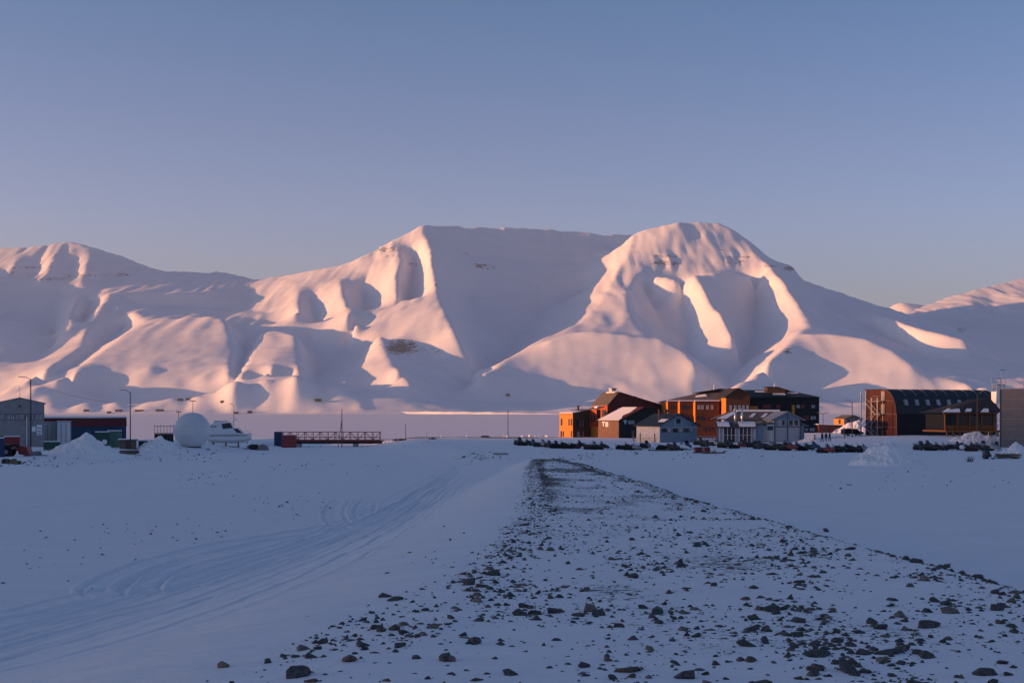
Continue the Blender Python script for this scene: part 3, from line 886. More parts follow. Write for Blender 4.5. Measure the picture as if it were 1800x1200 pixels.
# radome
B = base(338, 786, 244, 0.1)
w = thing('radome', 'big pale spherical radome standing on the snow by the boat', 'radome', B, 0)
rad = 31.7 * 244 / F
prof = []
for i in range(25):
    a = -1.12 + (math.pi/2 + 1.12) * i / 24
    prof.append((max(0.01, rad * math.cos(a)), rad * math.sin(a) + rad * math.sin(1.12) + 0.12))
MB().lathe(prof, 48).build('shell', M['radome'], w, True)
MB().lathe([(rad*0.42, 0), (rad*0.47, 0), (rad*0.47, 0.16), (rad*0.42, 0.16)], 32).build('base_ring', M['dark'], w)
zc_ = rad * math.sin(1.12) + 0.12
for a in (-0.35, 0.25):                       # panel seams
    r_ = rad * math.cos(a) + 0.006
    MB().lathe([(r_, zc_ + rad*math.sin(a) - 0.012), (r_ + 0.008, zc_ + rad*math.sin(a)), (r_, zc_ + rad*math.sin(a) + 0.012)], 48).build('seam', M['galv'], w)

# cabin cruiser on its cradle
Y = 262.0; B = base(408, 779, Y, 0.05)
w = thing('cabin_cruiser', 'white cabin cruiser laid up on a cradle right of the radome', 'boat', B, 0.12)
k = Y / F
hz0, hz1 = zat(772, Y) - B.z, zat(762.5, Y) - B.z       # keel line and sheer
top = zat(740, Y) - B.z
m = MB(); st = []
for x_, hw, zk, zs in ((-4.6, 1.25, 0.95, hz1+.15), (-2, 1.5, 0.8, hz1), (0.5, 1.45, 0.8, hz1+.02), (2.2, 1.0, 0.95, hz1+.08), (3.4, 0.35, 1.35, hz1+.18), (3.75, 0.04, 1.6, hz1+.24)):
    zk = min(zk, zs - 0.3)
    st.append([(x_, -hw, zs), (x_, -hw*0.86, zk + 0.35*(zs-zk)), (x_, 0, zk), (x_, hw*0.86, zk + 0.35*(zs-zk)), (x_, hw, zs)])
vs = [p for s_ in st for p in s_]; fs = []
for i in range(len(st)-1):
    for j in range(4): fs.append((i*5+j, i*5+j+1, i*5+5+j+1, i*5+5+j))
    fs.append((i*5+4, i*5, i*5+5, i*5+9))
fs += [(0,1,2,3,4), tuple(range(29, 24, -1))]
m.add(vs, fs).build('hull', M['gelcoat'], w)
hc = top - hz1
cabin = MB().prism([(-4.4, hz1), (2.4, hz1+0.05), (1.5, hz1 + 0.45*hc), (0.4, hz1 + 0.5*hc), (-0.25, hz1+0.93*hc), (-3.2, hz1+hc), (-4.3, hz1+0.62*hc)], 'y', -1.15, 1.15).build('cabin', M['gelcoat'], w)
MB().prism([(-1.7, hz1+0.40*hc), (0.25, hz1+0.48*hc), (-0.28, hz1+0.88*hc), (-1.9, hz1+0.80*hc)], 'y', -1.18, -1.155).build('side_window', M['glass'], cabin)
MB().prism([(0.3, hz1+0.42*hc), (1.15, hz1+0.42*hc), (2.1, hz1+0.08*hc), (1.0, hz1+0.10*hc)], 'y', -1.18, -1.155).build('side_window', M['glass'], cabin)
MB().box(-4.2, -2.9, -1.19, -1.155, hz1+0.55*hc, hz1+0.62*hc).build('stripe', M['frame'], cabin)
MB().box(-4.3, 3.0, -1.52, -1.46, hz1-0.32, hz1-0.2).build('rubbing_strake', M['frame'], w)
MB().box(-3.4, -0.9, -0.9, 0.9, hz1+hc, hz1+hc+0.1).build('hardtop', M['bluegrey'], w)
MB().path([(0.0, -1.0, hz1+0.9*hc), (0.75, -1.0, hz1+1.12*hc), (0.75, 1.0, hz1+1.12*hc), (0.0, 1.0, hz1+0.9*hc)], 0.07).build('radar_arch', M['gelcoat'], w)
last_ = MB().lathe([(0.01, 0), (0.28, 0.02), (0.28, 0.14), (0.01, 0.18)], 14).build('radar', M['gelcoat'], w)
last_.location = (0.75, 0, hz1+1.15*hc)
MB().path([(1.2, -1.0, hz1+0.3), (3.4, -0.35, hz1+0.65), (3.75, 0, hz1+0.7), (3.4, 0.35, hz1+0.65), (1.2, 1.0, hz1+0.3)], 0.025).build('bow_rail', M['galv'], w)
for x_ in (-3.6, -1.2, 1.2):
    MB().box(x_-0.1, x_+0.1, -1.1, 1.1, 0.0, 0.25).path([(x_, -1.1, 0.2), (x_, -1.25, 1.1)], 0.07).path([(x_, 1.1, 0.2), (x_, 1.25, 1.1)], 0.07).box(x_-0.12, x_+0.12, -0.15, 0.15, 0.2, 0.95).build('cradle_frame', M['wood'], w)
MB().box(-3.9, 1.5, -0.2, 0.2, 0.05, 0.2).build('cradle_beam', M['wood'], w)

# round canvas mound
B = base(462, 780, 262, 0.1)
w = thing('canvas_mound', 'round tan canvas covered mound right of the boat', 'covered load', B, 0)
MB().lathe([(1.15, 0), (1.12, 0.45), (0.95, 0.85), (0.6, 1.15), (0.02, 1.25)], 20).build('cover', M['canvas'], w, True)
for a in range(5): MB().path([(1.17*math.cos(a*1.26), 1.17*math.sin(a*1.26), 0.0), (0.98*math.cos(a*1.26), 0.98*math.sin(a*1.26), 0.86), (0, 0, 1.27)], 0.02).build('lashing', M['dark'], w)

crate_box(482, 497, 759, 774, 296, 2.4, 'blue_container', 'small blue container at the left end of the red bridge', 'container', 'bluepaint', ribs=5, snow=False)
crate_box(495, 521, 765, 779, 288, 2.0, 'red_skip', 'dull red open skip at the left end of the red bridge', 'skip', 'rust', ribs=6, snow=False)
# ------------------------------------------------------------------ red footbridge over the river
Y = 300.0; B = Vector(((497 - 900) / F * Y, Y, zat(779, Y)))
L_ = (668 - 497) * Y / F
w = thing('red_footbridge', 'low red steel truss footbridge across the frozen river', 'bridge', B, 0.02)
zt = zat(759, Y) - B.z; zd = zat(773.5, Y) - B.z
MB().box(-0.6, L_ + 0.8, -1.3, 1.3, zd - 0.22, zd).build('deck', M['rust'], w)
MB().box(-0.4, L_ + 0.4, -1.1, 1.1, zd - 0.75, zd - 0.24).build('girder', M['dark'], w)
for y_ in (-1.35, 1.35):
    for z_ in (zt, zd + 0.62, zd + 0.08):
        MB().box(0, L_, y_ - 0.05, y_ + 0.05, z_ - 0.06, z_ + 0.06).build('chord', M['rust'], w)
    n = 13
    for i in range(n + 1):
        x_ = L_ * i / n
        MB().box(x_ - 0.06, x_ + 0.06, y_ - 0.065, y_ + 0.065, zd, zt).build('upright', M['rust'], w)
        if i < n:
            a, b = (x_, y_, zd + 0.1), (x_ + L_/n, y_, zt - 0.06)
            if i % 2: a, b = (x_, y_, zt - 0.06), (x_ + L_/n, y_, zd + 0.1)
            MB().tube(a, b, 0.045, n=5).build('brace', M['rust'], w)
for x_ in (3.6, L_ - 5.5): MB().box(x_ - 0.5, x_ + 0.5, -1.2, 1.2, -2.6, zd - 0.75).build('pier', M['concrete'], w)
snow_slab(w, [(-0.4, -1.2, zd), (L_ + 0.6, -1.2, zd), (L_ + 0.6, 1.2, zd), (-0.4, 1.2, zd)], 0.08, 'deck_snow')
B = base(690, 775, 306, 0.05)
w = thing('ramp_railing', 'low dark railing on the ramp right of the red bridge', 'railing', B, 0.1)
for i in range(7): MB().box(-2.4 + i*0.8, -2.35 + i*0.8, -0.03, 0.03, 0, 0.75).build('post', M['pole'], w)
for z_ in (0.4, 0.72): MB().box(-2.4, 2.45, 0.031, 0.07, z_, z_ + 0.05).build('rail', M['pole'], w)
junk(704, 775, 300, 3.2, 0.8, 21, 'low reddish scrap at the foot of the pole beyond the bridge', mats=('rust', 'wood'))
junk(760, 773, 300, 1.6, 0.5, 23, 'tiny dark heap on the snow between bridge and road', mats=('dark', 'wood'))

# ------------------------------------------------------------------ poles, lamps and wires
def lamp(px, pyb, Y, pyt, label, arm=-1.6, name='street_lamp', double=False, r=0.09, rise=0.25):
    B = base(px, pyb, Y, 0.2)
    H = zat(pyt, Y) - B.z
    w = thing(name, label, 'street lamp', B, 0)
    MB().tube((0, 0, 0), (0, 0, H), r, r * 0.65, 8).build('post', M['pole'], w)
    for s_ in ((1, -1) if double else (1,)):
        a = arm * s_
        ar = MB().path([(0, 0, H - 0.15), (a*0.35, 0, H + rise), (a*0.75, 0, H + rise + 0.1)], 0.045).build('arm', M['pole'], w)
        MB().box(min(a*0.7, a*1.1), max(a*0.7, a*1.1), -0.13, 0.13, H + rise + 0.03, H + rise + 0.16).build('lamp_head', M['galv'], ar)
    return w
def mast(px, pyb, Y, pyt, label, name='wooden_pole', r=0.09, tee=0.0, prop=False):
    B = base(px, pyb, Y, 0.2)
    H = zat(pyt, Y) - B.z
    w = thing(name, label, 'pole', B, 0)
    MB().tube((0, 0, 0), (0, 0, H), r, r * 0.7, 8).build('shaft', M['pole'], w)
    if tee:
        MB().box(-tee, tee, -0.07, 0.07, H - 0.32, H - 0.16).build('cross_arm', M['pole'], w)
        for s_ in (-0.85, 0.85): MB().tube((tee*s_, 0, H - 0.16), (tee*s_, 0, H + 0.1), 0.05, n=6).build('insulator', M['galv'], w)
    else:
        MB().lathe([(r*0.72, H), (r*0.95, H), (r*0.95, H + 0.07), (r*0.3, H + 0.14)], 8).build('cap', M['galv'], w)
    if prop: MB().tube((-0.9, 0, 0), (-0.03, 0, H*0.72), r*0.7, n=6).build('prop', M['wood'], w)
    return w
lamp(54, 790, 205, 666, 'tall street lamp before the grey warehouse, arm to the left', -1.7, r=0.13)
lamp(229, 785, 210, 689, 'tall street lamp beside the small wooden hut, arm to the left', -1.5, r=0.10)
mast(314, 765, 300, 722, 'short pole with crossarm left of the radome top', tee=0.55)
mast(339, 760, 320, 703, 'tall pole with crossarm rising behind the radome', tee=0.75)
lamp(411, 765, 300, 712, 'thin lamp post rising behind the white boat', -0.8, r=0.07)
mast(601, 779, 297, 720, 'propped wooden pole standing at the red bridge', prop=True, r=0.12)
mast(713, 772, 325, 745, 'short bare pole right of the red bridge', r=0.09)
mast(750, 771, 335, 758, 'very thin stake on the shore left of the road', r=0.04)
mast(893, 770, 328, 720, 'lone bare pole on the shore left of the orange house', r=0.10)
lamp(1498, 768, 262, 706, 'dark street lamp left of the barn, arm to the left', -1.1, r=0.11)
lamp(1447, 768, 262, 726, 'slim two armed lamp beside the three walkers', 1.0, double=True, r=0.06, rise=0.0)
lamp(1718, 764, 240, 693, 'dark street lamp before the timber annex by the barn', 0.7, r=0.13)
mast(1726, 764, 240, 722, 'leaning dark post beside the lamp before the timber annex', r=0.11).rotation_euler = (0, R(-9), 0)
mast(1514, 768, 262, 693, 'thin flagpole close to the left end of the barn', 'flag_pole', r=0.06)
# the overhead wire from the first lamp
a = Vector(((57 - 900)/F*205, 205, zat(671, 205))); b = Vector(((192 - 900)/F*212, 212, zat(706, 212)))
m = MB(); pts = []
for i in range(13):
    t = i / 12; p = a.lerp(b, t); p.z -= 1.1 * 4 * t * (1 - t) * 0.5; pts.append(p)
o = m.path(pts, 0.018, 5).build('overhead_wire', M['pole'])
tag(o, 'thin sagging overhead wire right of the first street lamp', 'wire')

# ------------------------------------------------------------------ orange and red house group
PSI = R(35)
def corner(px, py, Y, yaw, sink=0.2): return base(px, py, Y, sink), yaw
def roof_sheet(par, pts, th, mat, name='roof'):
    m = MB(); n = len(pts)
    m.add([Vector(p) for p in pts] + [Vector(p) + Vector((0, 0, th)) for p in pts],
          [tuple(range(n-1, -1, -1)), tuple(range(n, 2*n))] + [(i, (i+1) % n, n+(i+1) % n, n+i) for i in range(n)])
    return m.build(name, M[mat], par)
Y = 338.0; k = Y / F
B = base(1007, 768, Y, 0.3)
w = thing('orange_house', 'two storey house with sunlit orange end wall and shaded dark brown front', 'house', B, PSI)
Lx = 34 * k / math.cos(PSI); Dy = 22 * k / math.sin(PSI)
h0 = zat(727, Y) - B.z; h1 = h0 + 1.0
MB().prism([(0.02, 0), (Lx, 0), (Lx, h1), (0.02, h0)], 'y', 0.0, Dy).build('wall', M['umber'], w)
MB().box(-0.05, 0.015, 0.0, Dy, 0, h0).build('end_wall', M['orange'], w)  # sun painted in: bright end wall, front given a dark shade tone
roof_sheet(w, [(-0.2, -0.2, h0 + 0.0), (Lx + 0.2, -0.2, h1 + 0.04), (Lx + 0.2, Dy + 0.2, h1 + 0.04), (-0.2, Dy + 0.2, h0)], 0.16, 'roofgrey')
snow_slab(w, [(-0.15, -0.1, h0 + 0.17), (2.6, -0.1, h0 + 0.17 + 0.45), (2.2, Dy, h0 + 0.17 + 0.4), (-0.15, Dy, h0 + 0.17)], 0.16)
fl = left(-0.05, 0)
for s_, z_, w_, h_ in ((0.25, 3.3, 0.55, 1.75), (1.25, 3.3, 0.5, 1.75), (4.3, 3.3, 0.7, 1.75), (0.3, 0.5, 0.5, 1.5), (3.6, 0.5, 0.6, 1.4), (4.5, 0.4, 0.6, 1.5)):
    window(w, fl, s_, z_, w_, h_, 'glass')
ff = front(0, 0)
for s_, z_, w_, h_, pn in ((0.7, 3.0, 1.9, 1.9, 'glass'), (3.0, 3.0, 1.2, 1.9, 'glass'), (1.2, 0.4, 1.0, 1.5, 'paleglass'), (2.7, 0.4, 1.3, 1.5, 'glass')):
    window(w, ff, s_, z_, w_, h_, pn)
MB().tube((3.2, 2.0, h1 - 0.2), (3.2, 2.0, h1 + 0.9), 0.28, 0.28, 10).box(2.8, 3.6, 1.6, 2.4, h1 + 0.9, h1 + 1.05).build('chimney', M['frame'], w)

Yh = 346.0; k = Yh / F
B = base(1068, 768, Yh, 0.3)
w = thing('red_hall', 'tall red hall with shaded gable and grey roof rising behind the orange house', 'hall', B, PSI)
Lg = 102 * k / math.cos(PSI); Dg = 24 * k / math.sin(PSI); xr_ = Lg * 0.2
he = zat(712, Yh) - B.z; hr = zat(689.5, Yh) - B.z; hq = zat(712, Yh) - B.z
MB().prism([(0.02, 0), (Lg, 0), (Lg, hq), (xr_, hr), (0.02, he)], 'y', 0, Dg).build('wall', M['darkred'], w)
MB().box(-0.06, 0.015, 0, Dg, 0, he).build('end_wall', M['sunlit_red'], w)  # sunlight painted on: this wall is lighter than the shaded gable
roof_sheet(w, [(-0.25, -0.25, he - 0.1), (xr_, -0.25, hr + 0.05), (xr_, Dg + 0.2, hr + 0.05), (-0.25, Dg + 0.2, he - 0.1)], 0.18, 'roofgrey')
roof_sheet(w, [(xr_, -0.25, hr + 0.05), (Lg + 0.3, -0.25, hq - 0.05), (Lg + 0.3, Dg + 0.2, hq - 0.05), (xr_, Dg + 0.2, hr + 0.05)], 0.18, 'darkfelt')
snow_slab(w, [(xr_ - 1.0, 0.4, hr - 0.1), (xr_ - 0.05, 0.2, hr + 0.24), (xr_ - 0.05, 4.5, hr + 0.24), (xr_ - 1.0, 4.0, hr - 0.1)], 0.14)
MB().box(xr_ - 0.2, xr_ + 1.2, 2.5, 3.6, hr, hr + 0.9).box(xr_ - 0.4, xr_ + 1.4, 2.4, 3.7, hr + 0.9, hr + 1.2).build('roof_vent', M['galv'], w)
MB().box(xr_ + 6.0, xr_ + 7.2, 1.5, 2.4, hr - 1.9, hr - 0.9).build('roof_vent', M['frame'], w)
for s_, z_ in ((3.3, he - 1.5), (1.7, he - 4.2)): window(w, front(), s_, z_, 1.3, 0.85, 'paleglass')
window(w, left(-0.06, 0), 0.6, he - 3.0, 1.6, 1.9, 'glass', 'frame', 1)
window(w, left(-0.06, 0), 0.5, he - 6.4, 1.7, 1.5, 'glass', 'frame', 1)
MB().box(Lg - 0.2, Lg + 0.1, -0.32, -0.01, 0, hq).build('downpipe', M['frame'], w)

Yq = 339.0; k = Yq / F
B = base(1049, 768, Yq, 0.3)
w = thing('red_oriel_block', 'red stair block with sunlit side jutting out between orange house and red hall', 'annex', B, PSI)
Dq = 13 * k / math.sin(PSI); Lq = 7 * k / math.cos(PSI)
zo = zat(749, Yq) - B.z; zp = zat(719.5, Yq) - B.z
MB().box(0.03, Lq, 0, Dq, zo, zp).build('upper_wall', M['darkred'], w)
MB().box(-0.05, 0.025, 0, Dq, zo, zp).build('upper_end_wall', M['sunlit_red'], w)  # sunlit tone painted on the side, shade tone on the front
MB().box(0.33, Lq + 1.0, 0.6, Dq - 0.2, 0, zo).build('lower_wall', M['darkred'], w)
MB().box(0.25, 0.325, -0.9, Dq - 0.6, 0, zo - 0.003).build('lower_end_wall', M['orange'], w)  # sunward wall below also painted in its lit tone
roof_sheet(w, [(-0.2, -0.2, zp), (Lq + 1.2, -0.2, zp + 0.6), (Lq + 1.2, Dq + 0.2, zp + 0.6), (-0.2, Dq + 0.2, zp)], 0.14, 'roofgrey')
snow_slab(w, [(0.6, 0.6, zp + 0.4), (1.6, 0.6, zp + 0.65), (1.4, 2.0, zp + 0.62), (0.6, 1.8, zp + 0.4)], 0.35)
for s_ in (0.5, 1.6): window(w, left(-0.05, 0), s_, zo + 1.1, 0.6, 1.7, 'glass')

Yf = 322.0; k = Yf / F
B = base(1088, 767, Yf, 0.25)
w = thing('black_fronted_shed', 'low black fronted building with sloping snowy roof before the red hall', 'shed', B, PSI)
Lf = 11.5; Df = 33 * k / math.sin(PSI)
ha = zat(739, Yf) - B.z; hb = ha + (zat(716, Yf) - zat(739, Yf)); xs_ = 47 * k / math.cos(PSI)
MB().prism([(0.02, 0), (Lf, 0), (Lf, hb), (xs_, hb), (0.02, ha)], 'y', 0, Df).build('wall', M['black'], w)
MB().box(-0.06, 0.015, 0, Df, 0, ha).build('end_wall', M['brownwall'], w)
roof_sheet(w, [(-0.25, -0.25, ha - 0.06), (xs_, -0.25, hb + 0.02), (xs_, Df + 0.2, hb + 0.02), (-0.25, Df + 0.2, ha - 0.06)], 0.16, 'darkred')
roof_sheet(w, [(xs_, -0.25, hb + 0.02), (Lf + 0.2, -0.25, hb + 0.02), (Lf + 0.2, Df + 0.2, hb + 0.02), (xs_, Df + 0.2, hb + 0.02)], 0.15, 'darkfelt')
sl_ = (hb - ha) / xs_
def rz(x): return ha + 0.11 + sl_ * x
snow_slab(w, [(-0.2, -0.2, rz(-0.2)), (0.5, -0.2, rz(0.5)), (2.6, 1.6, rz(2.6)), (4.4, 1.0, rz(4.4)), (xs_ - 0.3, 2.2, rz(xs_ - 0.3)), (xs_ - 0.3, Df, rz(xs_ - 0.3)), (-0.2, Df, rz(-0.2))], 0.16)
fl = left(-0.06, 0)
lg = MB()                                     # pale mark and lettering block high on the end wall
fl.slab(lg, 5.4, 6.3, ha - 0.55, ha - 0.25, 0.004, 0.03)
fl.slab(lg, 5.7, 6.0, ha - 1.35, ha - 0.56, 0.004, 0.03)
lg.build('sign_mark', M['print_white'], w)
for i in range(3): fl.slab(MB(), 4.0, 5.1, ha - 0.65 - 0.42*i, ha - 0.35 - 0.42*i, 0.004, 0.03).build('sign_line', M['print_white'], w)
ff = front(0, 0)
tri = MB().add([ff.pt(1.4, 0.03, ha + 0.1), ff.pt(2.5, 0.03, ha + 0.1), ff.pt(1.95, 0.03, ha - 1.0), ff.pt(1.4, 0.004, ha + 0.1), ff.pt(2.5, 0.004, ha + 0.1), ff.pt(1.95, 0.004, ha - 1.0)],
               [(0,1,2),(3,5,4),(0,3,4,1),(1,4,5,2),(2,5,3,0)]).build('emblem', M['print_blue'], w)
for i in range(2): ff.slab(MB(), 2.85, 4.9, ha - 0.35 - 0.45*i, ha - 0.05 - 0.45*i, 0.004, 0.03).build('sign_line', M['bluegrey2'], w)
window(w, ff, 3.9, 0.5, 1.0, 1.6, 'glass')
panel(w, ff, 5.6, 0.1, 1.1, 2.1, 'frame', 'door')

# ------------------------------------------------------------------ white and blue-grey gabled house
Y = 262.0; k = Y / F; PS = R(25)
B = base(1160, 777, Y, 0.2)
w = thing('gabled_store', 'house with white side wall, blue grey gable and dark roof', 'house', B, PS)
Lg = 66 * k / (math.cos(PS) - 0.12 * math.sin(PS)); Dg = 42 * k / (math.sin(PS) + 0.11 * math.cos(PS))
he = zat(747, Y) - B.z; hr = zat(728, Y) - B.z
MB().prism([(0.03, 0), (Lg, 0), (Lg, he), (Lg/2, hr), (0.03, he)], 'y', 0, Dg).build('wall', M['bluegrey'], w)
MB().box(-0.05, 0.025, 0, Dg, 0, he - 0.03).build('side_wall', M['offwhite'], w)
sl_ = (hr - he) / (Lg/2)
for s_, nm in ((-1, 'roof'), (1, 'roof')):
    if s_ < 0: pts = [(-0.6, -0.5, he - 0.6*sl_ + 0.02), (Lg/2, -0.5, hr + 0.02), (Lg/2, Dg + 0.3, hr + 0.02), (-0.6, Dg + 0.3, he - 0.6*sl_ + 0.02)]
    else: pts = [(Lg/2, -0.5, hr + 0.02), (Lg + 0.6, -0.5, he - 0.6*sl_ + 0.02), (Lg + 0.6, Dg + 0.3, he - 0.6*sl_ + 0.02), (Lg/2, Dg + 0.3, hr + 0.02)]
    roof_sheet(w, pts, 0.16, 'slate', nm)
snow_slab(w, [(0.9, -0.2, he + 0.9*sl_ + 0.19), (1.9, -0.2, he + 1.9*sl_ + 0.19), (1.9, 2.6, he + 1.9*sl_ + 0.19), (0.9, 2.2, he + 0.9*sl_ + 0.19)], 0.1)
ff = front()
panel(w, ff, 0.1, he - 0.55, Lg - 0.2, 0.1, 'whiteframe', 'trim', 0.07)
for i in range(6): window(w, ff, 0.4 + i*1.22 + (i//2)*0.12, he - 1.45, 1.05, 0.8, 'paleglass' if i % 2 else 'glass', 'frame')
for s_ in (Lg*0.40, Lg*0.58): panel(w, ff, s_, he - 0.44, 0.09, hr - he - 0.15, 'whiteframe', 'batten', 0.05)
window(w, ff, Lg*0.44, he + 0.35, 0.9, 0.9, 'glass')
fl = left(-0.05, 0)
for s_ in (1.7, 7.3, 9.9): panel(w, fl, s_, 0.0, 0.14, 1.9, 'frame', 'post', 0.14)
for z_ in (0.5, 0.95): panel(w, fl, 1.0, z_, 9.4, 0.05, 'galv', 'rail', 0.2)
MB().tube((1.6, 3.0, he), (1.6, 3.0, hr + 1.0), 0.16, 0.16, 10).build('flue', M['brownwall'], w)
for x_, y_ in ((Lg*0.62, 6.5), (Lg*0.78, 8.5)):
    MB().tube((x_, y_, he), (x_, y_, hr + 0.5), 0.2, 0.2, 10).lathe([(0.42, hr + 0.5), (0.42, hr + 0.75), (0.05, hr + 1.05)], 12, (x_, y_)).build('roof_vent', M['frame'], w)
MB().box(Lg - 1.2, Lg - 0.85, -0.2, -0.01, he - 0.1, he + 0.15).build('wall_lamp', M['redpaint'], w)

# ------------------------------------------------------------------ brown block with sunlit bay sides, black block
Y = 346.0; k = Y / F
B = base(1174, 766, Y, 0.3)
w = thing('brown_block', 'three storey brown boarded block with sunlit orange bay sides', 'apartment block', B, R(3))
zt = zat(706, Y) - B.z; Dp = 14.0
x1, x2, x3, x4, x5 = 18*k, 42*k, 84*k, 129*k, 88*k
segs = ((0.0, x1, 0.0), (x1, x2, -2.6), (x2, x3, -5.2))
for a, b, y_ in segs:
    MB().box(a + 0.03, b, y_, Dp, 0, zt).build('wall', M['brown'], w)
    MB().box(a - 0.05, a + 0.025, y_, y_ + 2.62 if a else Dp, 0, zt - 0.01).build('bay_side', M['orange'], w)  # low sun on the bay sides painted as brighter orange boards
    snow_slab(w, [(a - 0.2, y_ - 0.3, zt + 0.13), (b, y_ - 0.3, zt + 0.13), (b, y_ + 0.5, zt + 0.2), (a - 0.2, y_ + 0.5, zt + 0.2)], 0.22, 'eaves_snow')
roof_sheet(w, [(-0.3, -0.3, zt), (x1, -0.3, zt), (x1, -2.9, zt), (x2, -2.9, zt), (x2, -5.5, zt), (x3 + 0.2, -5.5, zt), (x3 + 0.2, Dp, zt), (-0.3, Dp, zt)], 0.12, 'darkfelt')
MB().add([(0, 0.5, zt + 0.125), (x3 + 3, -4.6, zt + 0.125), (x3 + 3, Dp, zt + 0.125), (0, Dp, zt + 0.125), (7.5, 5.5, zt + 2.0), (x3 + 3, 5.0, zt + 3.0)],
         [(3,2,1,0), (0,1,5,4), (1,2,5), (2,3,4,5), (3,0,4)]).build('hip_roof', M['roofgrey'], w)
snow_slab(w, [(7.5, 1.6, zt + 1.15), (10.5, 1.2, zt + 1.45), (10.2, 2.6, zt + 1.95), (7.8, 2.8, zt + 1.5)], 0.12)
# projecting wing with gable
yw = -10.5
hw0 = zat(699, Y) - B.z; hw1 = zat(682, Y) - B.z; hw2 = zat(694, Y) - B.z
MB().prism([(x5 + 0.03, 0), (x4, 0), (x4, hw2), (x5 + (x4 - x5)*0.5, hw1 - 0.3), (x5 + 0.03, hw0)], 'y', yw, Dp).build('wing_wall', M['brown'], w)
MB().box(x5 - 0.05, x5 + 0.025, yw, -5.2, 0, hw0 - 0.02).build('bay_side', M['orange'], w)  # same painted sunlight on the side of the wing
xm = x5 + (x4 - x5)*0.5
roof_sheet(w, [(x5 - 0.4, yw - 0.4, hw0 - 0.1), (xm, yw - 0.4, hw1 - 0.25), (xm, Dp, hw1 - 0.25), (x5 - 0.4, Dp, hw0 - 0.1)], 0.2, 'darkfelt', 'wing_roof')
roof_sheet(w, [(xm, yw - 0.4, hw1 - 0.25), (x4 + 0.2, yw - 0.4, hw2 - 0.05), (x4 + 0.2, Dp, hw2 - 0.05), (xm, Dp, hw1 - 0.25)], 0.2, 'darkfelt', 'wing_roof')
snow_slab(w, [(xm + 0.2, yw, hw1 - 0.1), (x4, yw, hw2 + 0.16), (x4, -2, hw2 + 0.16), (xm + 0.2, -2, hw1 - 0.1)], 0.12)
Y0 = Y
for (pa, row, pn) in ((1179, 0, 'glass'), (1184, 0, 'glass'), (1196, 0, 'glass'), (1201, 0, 'glass'), (1207, 0, 'glass'), (1220, 0, 'paleglass'), (1226, 0, 'paleglass'), (1235, 0, 'paleglass'), (1243, 0, 'paleglass'),
                      (1196, 1, 'glass'), (1206, 1, 'glass'), (1219, 1, 'glass'), (1226, 1, 'glass'), (1233, 1, 'redpaint'), (1243, 1, 'glass'), (1229, 2, 'glass'), (1236, 2, 'glass'), (1244, 2, 'glass')):
    s_ = (pa - 1174) * k
    yy = [y_ for a, b, y_ in segs if a <= s_ + 0.1 < b][0]
    window(w, front(0, yy), s_, zt - (1.95, 4.75, 7.5)[row], 0.62, 1.05, pn, 'whiteframe' if pn == 'paleglass' else 'frame', 0, 0.09)
for pa in (1268, 1276, 1283, 1290, 1297):
    window(w, front(0, yw), (pa - 1174) * k, zt - 2.2, 0.55, 1.25, 'paleglass', 'whiteframe', 0, 0.09)
    window(w, front(0, yw), (pa - 1174) * k, zt - 5.2, 0.55, 1.25, 'glass')
for z_ in (1.5, 5.0): window(w, left(x5 - 0.05, yw), 0.4, z_, 1.6, 1.2, 'glass')
ph = MB().prism([(9.0, zt + 1.4), (14.6, zt + 1.6), (14.6, zt + 3.3), (9.0, zt + 2.3)], 'y', 4.0, 8.5).build('penthouse', M['umber'], w)
roof_sheet(w, [(8.2, 3.5, zt + 2.25), (15.0, 3.5, zt + 3.4), (15.0, 9.0, zt + 3.4), (8.2, 9.0, zt + 2.25)], 0.16, 'darkfelt', 'penthouse_roof')
MB().tube((13.4, 6, zt + 2.8), (13.4, 6, zt + 4.6), 0.22, 0.22, 10).build('flue', M['steel'], w)
ma = MB().tube((11.6, 7, zt + 2.5), (11.6, 7, zt + 6.9), 0.09, 0.05)
for z_ in (4.6, 5.4, 6.2): ma.tube((11.2, 7, zt + z_), (12.0, 7, zt + z_), 0.025)
ma.build('antenna_mast', M['galv'], w)

B = base(1303, 766, 352, 0.3); k = 352 / F
w = thing('black_block', 'three storey black boarded block with ochre panels behind the pale sheds', 'apartment block', B, 0)
L_ = 137 * k; zt = zat(698, 352) - B.z; Dp = 14
MB().box(0.05, L_, 0, Dp, 0, zt).build('wall', M['black'], w)
zr_ = zat(684, 352) - B.z
MB().add([(-0.2, -0.6, zt), (L_ + 0.5, -0.6, zt), (L_ + 0.5, Dp + 0.6, zt), (-0.2, Dp + 0.6, zt), (-0.2, 5.5, zr_), (L_ - 7, 5.5, zr_ - 0.2)],
         [(3,2,1,0), (0,1,5,4), (1,2,5), (2,3,4,5), (3,0,4)]).build('roof', M['slate'], w)
for xa, xb, ya, yb in ((0.4, 1.9, 2.6, 3.4), (4.2, 7.0, 3.4, 4.2), (8.5, 12.0, 1.2, 2.4), (12.6, 15.5, 2.4, 3.0)):
    f_ = lambda y_: zt + (zr_ - zt) * (y_ + 0.6) / 6.1
    snow_slab(w, [(xa, ya, f_(ya)), (xb, ya, f_(ya)), (xb - 0.3, yb, f_(yb)), (xa + 0.2, yb, f_(yb))], 0.12)
ph = MB().prism([(7.3, zr_ - 1.6), (12.2, zr_ - 1.6), (12.2, zr_ + 0.1), (9.8, zr_ + 0.5), (7.3, zr_ + 0.6)], 'y', 2.2, 6.5).build('penthouse', M['umber'], w)
roof_sheet(w, [(6.9, 1.7, zr_ + 0.62), (9.9, 1.7, zr_ + 0.55), (9.9, 7, zr_ + 0.55), (6.9, 7, zr_ + 0.62)], 0.14, 'slate', 'penthouse_roof')
